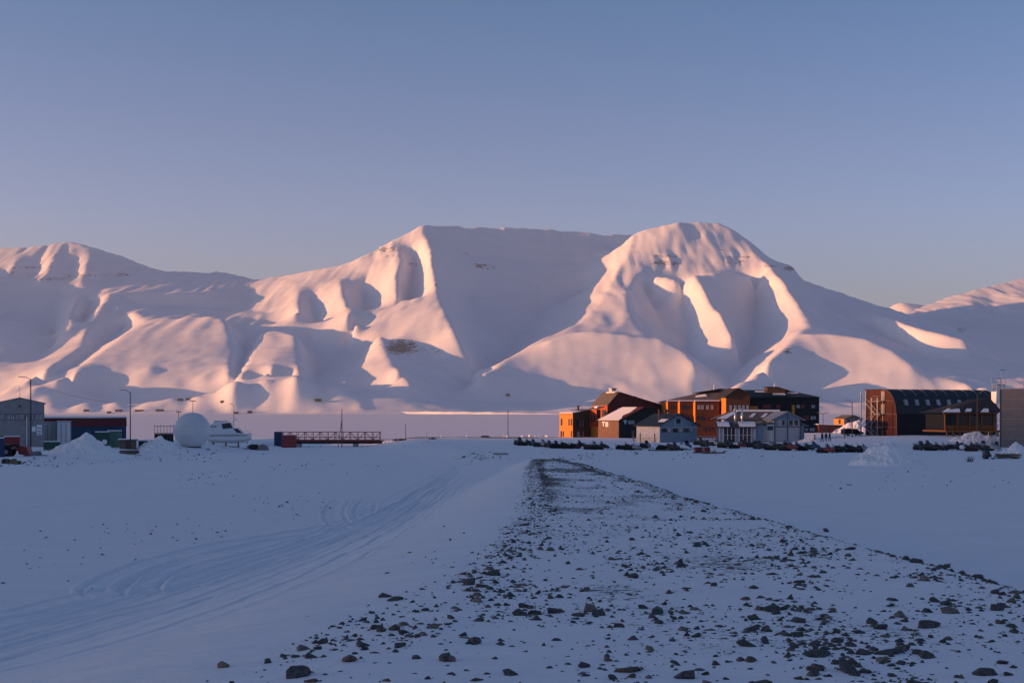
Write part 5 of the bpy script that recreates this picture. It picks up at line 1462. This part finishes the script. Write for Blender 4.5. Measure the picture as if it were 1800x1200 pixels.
# ------------------------------------------------------------------ snowmobiles
ACC = dict(black='dark', red='redpaint', blue='bluepaint', white='white_paint', grey='galv', green='green')
protos = {}
def snowmobile(acc):
    w = thing('snowmobile', 'x', 'snowmobile', (0, 0, -50))
    body = MB()
    # hood: cross-sections along x
    secs = [(0.05, 0.34, 0.40, 0.92), (0.45, 0.40, 0.36, 0.95), (0.95, 0.40, 0.32, 0.80), (1.35, 0.30, 0.30, 0.58), (1.55, 0.12, 0.34, 0.44)]
    vs = []; fs = []
    for x_, hw, z0, z1 in secs:
        vs += [(x_, -hw, z0), (x_, -hw, z0 + (z1 - z0)*0.55), (x_, -hw*0.55, z1), (x_, hw*0.55, z1), (x_, hw, z0 + (z1 - z0)*0.55), (x_, hw, z0)]
    for i in range(len(secs) - 1):
        for j in range(6): fs.append((i*6 + j, i*6 + (j+1) % 6, i*6 + 6 + (j+1) % 6, i*6 + 6 + j))
    fs += [(0,1,2,3,4,5), tuple(range(29, 23, -1))]
    hood = body.add(vs, fs).build('hood', M[ACC[acc]], w)
    for y_ in (-0.17, 0.17): MB().box(1.14, 1.2, y_ - 0.09, y_ + 0.09, 0.62, 0.72).build('headlight', M['paleglass'], hood)
    MB().add([(0.42, -0.3, 0.93), (0.42, 0.3, 0.93), (0.12, 0.24, 1.3), (0.12, -0.24, 1.3), (0.38, -0.3, 0.93), (0.38, 0.3, 0.93), (0.09, 0.24, 1.3), (0.09, -0.24, 1.3)],
             [(0,1,2,3),(7,6,5,4),(0,4,5,1),(2,6,7,3),(1,5,6,2),(0,3,7,4)]).build('windscreen', M['glass'], w)
    MB().prism([(-1.3, 0.5), (0.1, 0.5), (0.12, 0.72), (-0.25, 0.72), (-0.5, 0.78), (-1.15, 0.82), (-1.35, 0.74)], 'y', -0.2, 0.2).build('seat', M['dark'], w)
    MB().prism([(-1.5, 0.12), (-1.35, 0.03), (0.15, 0.03), (0.45, 0.25), (0.3, 0.5), (-1.5, 0.5), (-1.6, 0.3)], 'y', -0.19, 0.19).build('track', M['rubber'], w)
    for s_ in (-1, 1):
        MB().box(-1.45, 0.2, s_*0.2 if s_ > 0 else -0.42, 0.42 if s_ > 0 else -0.2, 0.3, 0.34).build('running_board', M['dark'], w)
        sk = MB().prism([(0.3, 0.0), (1.35, 0.0), (1.75, 0.26), (1.72, 0.29), (1.3, 0.05), (0.3, 0.05)], 'y', s_*0.48 - 0.07, s_*0.48 + 0.07).build('ski', M['dark'], w)
        MB().tube((0.85, s_*0.48, 0.05), (0.75, s_*0.3, 0.5), 0.035, n=5).build('strut', M['galv'], sk)
    MB().path([(0.05, -0.36, 1.06), (0.12, -0.1, 1.02), (0.12, 0.1, 1.02), (0.05, 0.36, 1.06)], 0.03).tube((0.3, 0, 0.85), (0.12, 0, 1.02), 0.04, n=5).build('handlebar', M['dark'], w)
    MB().path([(-1.45, -0.2, 0.55), (-1.55, -0.2, 0.95), (-1.55, 0.2, 0.95), (-1.45, 0.2, 0.55)], 0.025).build('rear_rack', M['dark'], w)
    return w
for a_c in ('black', 'red', 'blue', 'white', 'grey'): protos[a_c] = snowmobile(a_c)
used = set()
ORD = ['first', 'second', 'third', 'fourth', 'fifth', 'sixth', 'seventh', 'eighth', 'ninth', 'tenth', 'eleventh', 'twelfth', 'thirteenth', 'fourteenth', 'fifteenth', 'sixteenth', 'seventeenth', 'eighteenth', 'nineteenth', 'twentieth']
CW = dict(black='dark', red='red', blue='blue', white='pale', grey='grey')
def place(px, py, yaw, acc, label, group, Y=None, sc=1.0):
    p = hit(px, py) if Y is None else base(px, py, Y, 0)
    loc = (p.x, p.y, g(p.x, p.y) - 0.06)
    if acc not in used:
        used.add(acc); o = protos[acc]; o.location = loc; o.rotation_euler = (0, 0, yaw); o['label'] = label; o.scale = (sc,)*3
    else:
        o = dup(protos[acc], loc, yaw, label, (sc,)*3)
    o['group'] = group
    return o
rs = random.Random(11)
def row(pxs, pys, cols, where, group, yaws):
    for i, (px_, py_, c_) in enumerate(zip(pxs, pys, cols)):
        place(px_, py_, yaws + rs.gauss(0, 0.45), c_, '%s snowmobile, %s from the left %s' % (CW[c_], ORD[i], where), group, sc=rs.uniform(0.9, 1.15))
A = R(-35)
row([912, 924, 936, 952, 964, 976, 985, 1003, 1016, 1042, 1055], [782, 783, 783, 785, 786, 787, 788, 788, 788, 790, 790],
    ['black', 'black', 'blue', 'grey', 'black', 'black', 'black', 'red', 'black', 'grey', 'black'], 'in the loose line before the orange house', 'snowmobiles before the orange house', A)
row([1098, 1112, 1124, 1135, 1172, 1184, 1196, 1206], [790, 791, 790, 788, 791, 792, 791, 790], ['black', 'grey', 'black', 'black', 'black', 'black', 'white', 'blue'],
    'in the group before the gabled house', 'snowmobiles before the gabled house', R(-25))
row([1230, 1241, 1256, 1275, 1283, 1297, 1306, 1324, 1333, 1352, 1360, 1377, 1386, 1398, 1416, 1428], [782, 785, 783, 787, 784, 788, 785, 786, 789, 788, 791, 789, 792, 789, 792, 790],
    ['black', 'black', 'grey', 'black', 'black', 'red', 'black', 'black', 'black', 'grey', 'black', 'black', 'red', 'black', 'black', 'blue'], 'in the long row before the workshop', 'snowmobiles before the workshop', R(-60))
row([1452, 1474, 1484, 1495, 1506, 1515], [796, 795, 793, 795, 793, 795], ['red', 'black', 'black', 'black', 'black', 'grey'], 'in the cluster left of the lone snow heap', 'snowmobiles left of the snow heap', R(-40))
row([1617, 1628, 1643, 1655, 1664, 1681, 1690, 1705, 1714, 1727, 1742, 1752], [791, 789, 792, 790, 791, 789, 791, 790, 793, 791, 792, 789],
    ['black', 'black', 'black', 'grey', 'black', 'black', 'white', 'black', 'black', 'grey', 'grey', 'black'], 'in the row before the sunlit snow bank', 'snowmobiles in the right row', R(-70))
place(1734, 806, R(-100), 'black', 'lone dark snowmobile facing the viewer left of the plank pile', 'lone snowmobiles')
for a_c in list(protos):
    if a_c not in used:
        for ch in list(protos[a_c].children): bpy.data.objects.remove(ch)
        bpy.data.objects.remove(protos[a_c])

# cargo sleds
def cargo_sled(px, py, yaw, mat, label, box=True):
    p = hit(px, py)
    w = thing('cargo_sled', label, 'sled', (p.x, p.y, p.z - 0.03), yaw, 'cargo sleds')
    for y_ in (-0.42, 0.42): MB().prism([(-1.5, 0), (1.2, 0), (1.65, 0.35), (1.55, 0.4), (1.15, 0.14), (-1.5, 0.14)], 'y', y_ - 0.04, y_ + 0.04).build('runner', M['wood'], w)
    for i in range(7): MB().box(-1.45 + i*0.42, -1.2 + i*0.42, -0.5, 0.5, 0.142, 0.19).build('slat', M['wood'], w)
    if box:
        b_ = MB().box(-1.3, 0.7, -0.42, 0.42, 0.192, 0.75).build('box', M[mat], w)
        MB().box(-1.33, 0.73, -0.45, 0.45, 0.752, 0.82).build('lid', M['dark'], b_)
        MB().box(-0.4, -0.1, -0.44, 0.44, 0.25, 0.74).build('strap', M['canvas'], b_)
    else:
        MB().path([(-1.4, -0.42, 0.15), (-1.5, -0.42, 0.95), (-1.5, 0.42, 0.95), (-1.4, 0.42, 0.15)], 0.03).build('push_bar', M['galv'], w)
    return w
cargo_sled(1238, 796, 0.15, 'redpaint', 'red box sled out in front of the long snowmobile row')
cargo_sled(1255, 797, 0.1, 'galv', 'empty slatted sled right of the red box sled', False)
cargo_sled(1158, 792, 0.1, 'wood', 'empty slatted sled left of the blue snowmobile', False)

# ------------------------------------------------------------------ three walkers
def person(px, py, Y, H, label, yaw, mat, stride):
    B = base(px, py, Y, 0.0); B.z = g(B.x, B.y)
    w = thing('person', label, 'person', B, yaw, 'three walkers')
    s = H / 1.75
    J = {'pel': (0, 0, .95), 'waist': (0, 0, 1.10), 'chest': (0.01, 0, 1.32), 'neck': (0.02, 0, 1.48), 'head0': (0.03, 0, 1.56), 'head1': (0.035, 0, 1.66), 'head2': (0.03, 0, 1.74)}
    Rr = {'pel': .17, 'waist': .165, 'chest': .19, 'neck': .07, 'head0': .085, 'head1': .105, 'head2': .07}
    E = [('pel', 'waist'), ('waist', 'chest'), ('chest', 'neck'), ('neck', 'head0'), ('head0', 'head1'), ('head1', 'head2')]
    for sd, sg in (('l', 1), ('r', -1)):
        st2 = stride * sg
        J.update({sd+'hip': (0, .1*sg, .9), sd+'knee': (.12*st2 + .03, .1*sg, .5), sd+'ank': (.2*st2 - .04, .1*sg, .09), sd+'toe': (.2*st2 + .14, .11*sg, .05),
                  sd+'sh': (0.01, .2*sg, 1.40), sd+'elb': (-.1*st2, .27*sg, 1.12), sd+'wri': (-.12*st2 + .1, .27*sg, .88), sd+'hand': (-.12*st2 + .13, .26*sg, .79)})
        Rr.update({sd+'hip': .115, sd+'knee': .075, sd+'ank': .055, sd+'toe': .05, sd+'sh': .085, sd+'elb': .06, sd+'wri': .045, sd+'hand': .05})
        E += [('pel', sd+'hip'), (sd+'hip', sd+'knee'), (sd+'knee', sd+'ank'), (sd+'ank', sd+'toe'), ('chest', sd+'sh'), (sd+'sh', sd+'elb'), (sd+'elb', sd+'wri'), (sd+'wri', sd+'hand')]
    names = list(J)
    me = bpy.data.meshes.new('body')
    me.from_pydata([tuple(c * s for c in J[n]) for n in names], [(names.index(a), names.index(b)) for a, b in E], [])
    me.materials.append(M[mat])
    o = bpy.data.objects.new('body', me); COL.objects.link(o); o.parent = w
    md = o.modifiers.new('skin', 'SKIN'); md.use_smooth_shade = True
    for i, n in enumerate(names):
        me.skin_vertices[0].data[i].radius = (Rr[n]*s, Rr[n]*s)
        me.skin_vertices[0].data[i].use_root = (n == 'pel')
    o.modifiers.new('sub', 'SUBSURF').levels = 1
    o.modifiers['sub'].render_levels = 2
    MB().lathe([(.02, 1.78*s), (.1*s, 1.74*s), (.118*s, 1.66*s), (.112*s, 1.64*s)], 14, (.03*s, 0)).build('cap', M['cloth'], w, True)
    last_ = MB().lathe([(.01, 0), (.06, .01), (.07, .05), (.05, .1), (.01, .12)], 10).build('face', M['skin'], w, True)
    last_.location = (.075*s, 0, 1.555*s)
    return w
person(1445, 768, 246, 1.80, 'person in dark clothes, left of the three walkers', 2.2, 'cloth', 1.0)
person(1452, 768, 246, 1.76, 'person in navy clothes between the other two walkers', 2.0, 'cloth2', -0.9)
person(1458.5, 768, 246, 1.82, 'person in dark clothes, right of the three walkers', 2.3, 'cloth', 0.8)

# ------------------------------------------------------------------ stones on the berm
def stone_mesh(seed, flat):
    rnd = random.Random(seed)
    bm = bmesh.new()
    pts = []
    for _ in range(13):
        v = Vector((rnd.gauss(0, 1), rnd.gauss(0, 1), rnd.gauss(0, 1))).normalized()
        v = Vector((v.x * rnd.uniform(0.8, 1.1), v.y * rnd.uniform(0.65, 0.95), v.z * flat * rnd.uniform(0.75, 1.05)))
        pts.append(bm.verts.new(v * 0.5))
    bmesh.ops.convex_hull(bm, input=pts)
    for v in [v for v in bm.verts if not v.link_faces]: bm.verts.remove(v)
    bmesh.ops.bevel(bm, geom=list(bm.edges), offset=0.03, segments=1, affect='EDGES', clamp_overlap=True)
    bmesh.ops.triangulate(bm, faces=bm.faces)
    me = bpy.data.meshes.new('stone')
    bm.to_mesh(me); bm.free()
    return me
def stone_mat(name, col):
    m, nt, b = new_mat(name)
    b.inputs['Roughness'].default_value = 0.85
    b.inputs['Specular IOR Level'].default_value = 0.2
    tc = nt.nodes.new('ShaderNodeTexCoord'); n = nt.nodes.new('ShaderNodeTexNoise')
    n.inputs['Scale'].default_value = 9; n.inputs['Detail'].default_value = 6
    nt.links.new(tc.outputs['Object'], n.inputs['Vector'])
    r = nt.nodes.new('ShaderNodeValToRGB')
    r.color_ramp.elements[0].position = 0.3; r.color_ramp.elements[1].position = 0.75
    r.color_ramp.elements[0].color = tuple(c*0.55 for c in col) + (1,); r.color_ramp.elements[1].color = tuple(c*1.5 for c in col) + (1,)
    nt.links.new(n.outputs[0], r.inputs[0]); nt.links.new(r.outputs[0], b.inputs['Base Color'])
    bp = nt.nodes.new('ShaderNodeBump'); bp.inputs['Strength'].default_value = 0.5; bp.inputs['Distance'].default_value = 0.03
    nt.links.new(n.outputs[0], bp.inputs['Height']); nt.links.new(bp.outputs[0], b.inputs['Normal'])
    return m
SM = [stone_mat('grey_stone', (0.085, 0.082, 0.085)), stone_mat('brown_stone', (0.11, 0.085, 0.07)), stone_mat('green_grey_stone', (0.07, 0.08, 0.078)), stone_mat('pale_stone', (0.16, 0.14, 0.125))]
SHAPES = []
for i in range(14):
    me = stone_mesh(100 + i, (0.8, 0.55, 0.42, 0.68)[i % 4])
    me.materials.append(SM[(0, 0, 1, 2, 0, 3, 2)[i % 7]])
    SHAPES.append(me)
rs = random.Random(77)
def berm_axis(y):
    xc = float(np.interp(y, [-40, 10, 50, 115, 150], [1.9, 2.1, 3.1, 3.0, 3.0])); bw = float(np.interp(y, [-40, 12, 20, 48, 115, 150], [5.2, 4.6, 4.1, 2.9, 1.5, 1.2]))
    return xc, bw
named = [(783,1155,38,'large smooth slab stone lowest on the left of the berm'),(658,1102,24,'dark block stone at the left edge of the berm'),(705,1082,16,'flat stone upright behind the left block stone'),(1380,1066,24,'pale rounded stone in the middle of the berm'),
         (1665,994,19,'dark stone on the snow at the right tip of the berm'),(1670,1072,34,'wide flat dark stone at the right side of the berm'),(1565,1062,20,'brown rounded stone left of the wide flat dark stone'),
         (1500,1161,30,'long low stone near the lower right of the berm'),(1345,1126,26,'dark wedge stone low in the middle of the berm'),(1320,1158,28,'long brown stone below the dark wedge stone'),(1187,1165,24,'rounded brown stone at the lower middle of the picture'),
         (1130,1066,22,'leaning grey stone in the left middle of the berm'),(1146,1083,20,'angular dark stone just below the leaning grey stone'),(1187,1086,20,'upright angular stone right of the leaning grey stone'),(1255,1027,17,'dark pointed stone in the upper middle of the berm'),
         (1452,931,20,'biggest stone on the far right rim of the berm'),(1068,1120,20,'grey stone leaning on another at the lower left middle'),(1762,1163,24,'brown stone at the lower right corner'),(1636,1118,16,'upright stone above the lower right corner'),(1030,1035,22,'dark stacked stones at the left rim of the berm')]
def put_stone(x, y, size, me, label, name='stone', sinkf=0.26):
    o = bpy.data.objects.new(name, me); COL.objects.link(o)
    o.location = (x, y, g(x, y) + size * 0.16 - size * sinkf * 0.5)
    o.rotation_euler = (rs.uniform(-0.35, 0.35), rs.uniform(-0.35, 0.35), rs.uniform(0, 6.28))
    o.scale = (size * rs.uniform(0.9, 1.2), size * rs.uniform(0.8, 1.1), size * rs.uniform(0.7, 1.0))
    return tag(o, label, 'stone', 'stones on the berm')
for i, (px_, py_, wpx, lab) in enumerate(named):
    p = hit(px_, py_ + wpx * 0.15)
    put_stone(p.x, p.y, wpx * p.y / F, SHAPES[i % len(SHAPES)], lab, 'stone', 0.12)
LY = [8, 11, 14.3, 20, 37, 60, 86, 125]; LX = [-2.9, -2.2, -1.6, -0.3, 0.7, 1.1, 1.4, 2.4]
RY = [8, 15, 20, 28, 48, 80, 125]; RX = [6.0, 6.1, 6.9, 6.8, 6.1, 5.1, 3.9]
def berm_density(x, y):
    l_ = float(np.interp(y, LY, LX)); r_ = float(np.interp(y, RY, RX))
    far = min(1, max(0, (y - 24) / 45))
    if x < l_: core = math.exp(-((x - l_) / 0.35) ** 2); e = core
    elif x > r_: core = math.exp(-((x - r_) / 0.3) ** 2); e = core
    else:
        core = 1.0
        e = max(math.exp(-((x - l_) / 0.45) ** 2), 1.6 * math.exp(-((x - r_) / 0.5) ** 2))
    clump = 0.15 + 2.0 * max(0, float(vnoise(np.array([x / 1.0]), np.array([y / 1.9]), 61)[0]) + 0.22)
    mid = 0.42 if y > 30 else 0.55
    return core * ((1 - far) * mid + far * 0.22) * clump + e * (0.2 + 1.5 * min(1, max(0, (y - 17) / 30)))
cand = []
t_ = 0
while len(cand) < 21000 and t_ < 200000:
    t_ += 1
    y = math.exp(rs.uniform(math.log(8.5), math.log(128))) if t_ % 6 else rs.uniform(26, 128)
    l_ = float(np.interp(y, LY, LX)); r_ = float(np.interp(y, RY, RX))
    x = rs.uniform(l_ - 0.9, r_ + 0.8)
    if rs.random() > berm_density(x, y): continue
    sz = min(0.26, math.exp(rs.gauss(math.log(0.040), 0.66))) * (1 + 0.004 * y) * (1.0 if y < 24 else 0.72)
    cand.append((sz / y, x, y, sz))
for _ in range(90):                        # larger stones near the viewer
    y = rs.uniform(9.5, 30); l_ = float(np.interp(y, LY, LX)); r_ = float(np.interp(y, RY, RX))
    x = rs.uniform(l_ - 0.1, r_); sz = rs.uniform(0.07, 0.17)
    cand.append((sz / y, x, y, sz))
cand.sort(reverse=True)
for q, x, y, sz in cand[:280]:
    me = SHAPES[rs.randrange(len(SHAPES))]
    kind_ = {'grey_stone': 'dark grey', 'brown_stone': 'brown', 'green_grey_stone': 'greenish grey', 'pale_stone': 'pale'}[me.materials[0].name.split('.')[0]]
    l_ = float(np.interp(y, LY, LX)); r_ = float(np.interp(y, RY, RX)); f_ = (x - l_) / (r_ - l_)
    where = 'along the left rim' if f_ < 0.2 else 'along the right rim' if f_ > 0.82 else 'left of the middle' if f_ < 0.5 else 'right of the middle'
    dist = 'in the nearest part' if y < 13 else 'in the near part' if y < 19 else 'in the middle part' if y < 32 else 'in the far part'
    big = 'small' if sz < 0.1 else 'large'
    put_stone(x, y, sz * 1.1, me, '%s %s stone %s, %s of the berm' % (big, kind_, where, dist))
def gravel(items, name, label, shapes=SHAPES):
    """many small stones joined to one mesh"""
    cache = []
    for me in shapes[:8]:
        v = np.array([v.co[:] for v in me.vertices]); f = np.array([p.vertices[:] for p in me.polygons]); cache.append((v, f))
    V = []; Fc = []; mi = []; n = 0
    arr = np.array([(x, y) for x, y, s in items]); zs = gz(arr[:, 0], arr[:, 1])
    for (x, y, s), z in zip(items, zs):
        k = rs.randrange(len(cache)); v, f = cache[k]
        a = rs.uniform(0, 6.28); ca, sa = math.cos(a), math.sin(a)
        sc = np.array([s * rs.uniform(0.9, 1.4), s * rs.uniform(0.7, 1.1), s * rs.uniform(0.3, 0.75)])
        p = v * sc; p = np.stack([p[:, 0]*ca - p[:, 1]*sa + x, p[:, 0]*sa + p[:, 1]*ca + y, p[:, 2] + z + s*0.03], 1)
        V.append(p); Fc.append(f + n); mi += [k % len(SM)] * len(f); n += len(v)
    V = np.concatenate(V); Fc = np.concatenate(Fc)
    me = bpy.data.meshes.new(name)
    me.vertices.add(len(V)); me.vertices.foreach_set('co', V.astype(np.float32).ravel())
    me.loops.add(Fc.size); me.loops.foreach_set('vertex_index', Fc.ravel().astype(np.int32))
    me.polygons.add(len(Fc)); me.polygons.foreach_set('loop_start', (np.arange(len(Fc))*3).astype(np.int32))
    me.update(calc_edges=True)
    for m_ in SM: me.materials.append(m_)
    me.polygons.foreach_set('material_index', np.array(mi, dtype=np.int32))
    o = bpy.data.objects.new(name, me); COL.objects.link(o)
    return tag(o, label, 'gravel', kind='stuff')
LOW = [stone_mesh(300 + i, (0.6, 0.45, 0.75)[i % 3]) for i in range(8)]
def low_stone(seed, flat):
    rnd = random.Random(seed); bm = bmesh.new()
    vs = [bm.verts.new((math.cos(a)*rnd.uniform(.35, .55), math.sin(a)*rnd.uniform(.3, .5), rnd.uniform(-.2, .05)*flat)) for a in np.linspace(0, 6.28, 7)[:-1]]
    vs += [bm.verts.new((rnd.uniform(-.25, .25), rnd.uniform(-.2, .2), rnd.uniform(.3, .5)*flat)) for _ in range(3)]
    bmesh.ops.convex_hull(bm, input=vs)
    for v in [v for v in bm.verts if not v.link_faces]: bm.verts.remove(v)
    bmesh.ops.triangulate(bm, faces=bm.faces)
    me = bpy.data.meshes.new('small_stone'); bm.to_mesh(me); bm.free(); return me
LOW = [low_stone(400 + i, (1.0, 0.7, 1.3)[i % 3]) for i in range(8)]
gravel([(x, y, sz) for q, x, y, sz in cand[280:]], 'berm_gravel', 'small dark stones and gravel spread over the snowy berm', LOW)
# sparse stones on the open snow left of the berm and along the left bank
items = []
for (px_, py_, n, sx_, sy) in ((760,970,22,70,22),(1010,905,12,30,40),(500,890,34,45,14),(330,940,22,60,12),(120,960,18,90,16),(370,838,26,28,6),(260,930,12,60,6),(560,820,22,60,8),(60,1010,10,60,20),(700,1090,16,60,14),(180,805,90,110,5),(60,815,60,60,4),(360,790,40,60,4),(1580,850,20,100,8),(840,803,60,22,4),(1010,802,40,60,4),(1230,798,30,90,4),(1700,830,14,90,8),(880,1010,26,60,30),(650,780,30,80,3)):
    for i in range(n):
        p = hit(px_ + rs.gauss(0, 1) * sx_, py_ + rs.gauss(0, 1) * sy)
        if p.y < 350: items.append((p.x, p.y, rs.uniform(0.02, 0.055) * (1 + p.y / 26)))
gravel(items, 'scattered_pebbles', 'sparse pebbles poking through the open snow', LOW)

# ------------------------------------------------------------------ thin cold haze over the fjord
bm = bmesh.new()
bmesh.ops.create_cube(bm, size=1.0)
for v in bm.verts:
    v.co = Vector((v.co.x * 18000, v.co.y * 21000 + 4300, (v.co.z + 0.5) * 1240 - 12))
hme = bpy.data.meshes.new('haze')
bm.to_mesh(hme); bm.free()
hm = bpy.data.materials.new('haze_air')
hm.use_nodes = True
hm.node_tree.nodes.clear()
ho = hm.node_tree.nodes.new('ShaderNodeOutputMaterial')
hv = hm.node_tree.nodes.new('ShaderNodeVolumePrincipled')
hv.inputs['Color'].default_value = (0.82, 0.91, 1.0, 1)
hv.inputs['Density'].default_value = 3.5e-5
hv.inputs['Anisotropy'].default_value = 0.2
hm.node_tree.links.new(hv.outputs[0], ho.inputs['Volume'])
hme.materials.append(hm)
haze = bpy.data.objects.new('haze', hme)
COL.objects.link(haze)
tag(haze, kind='stuff')
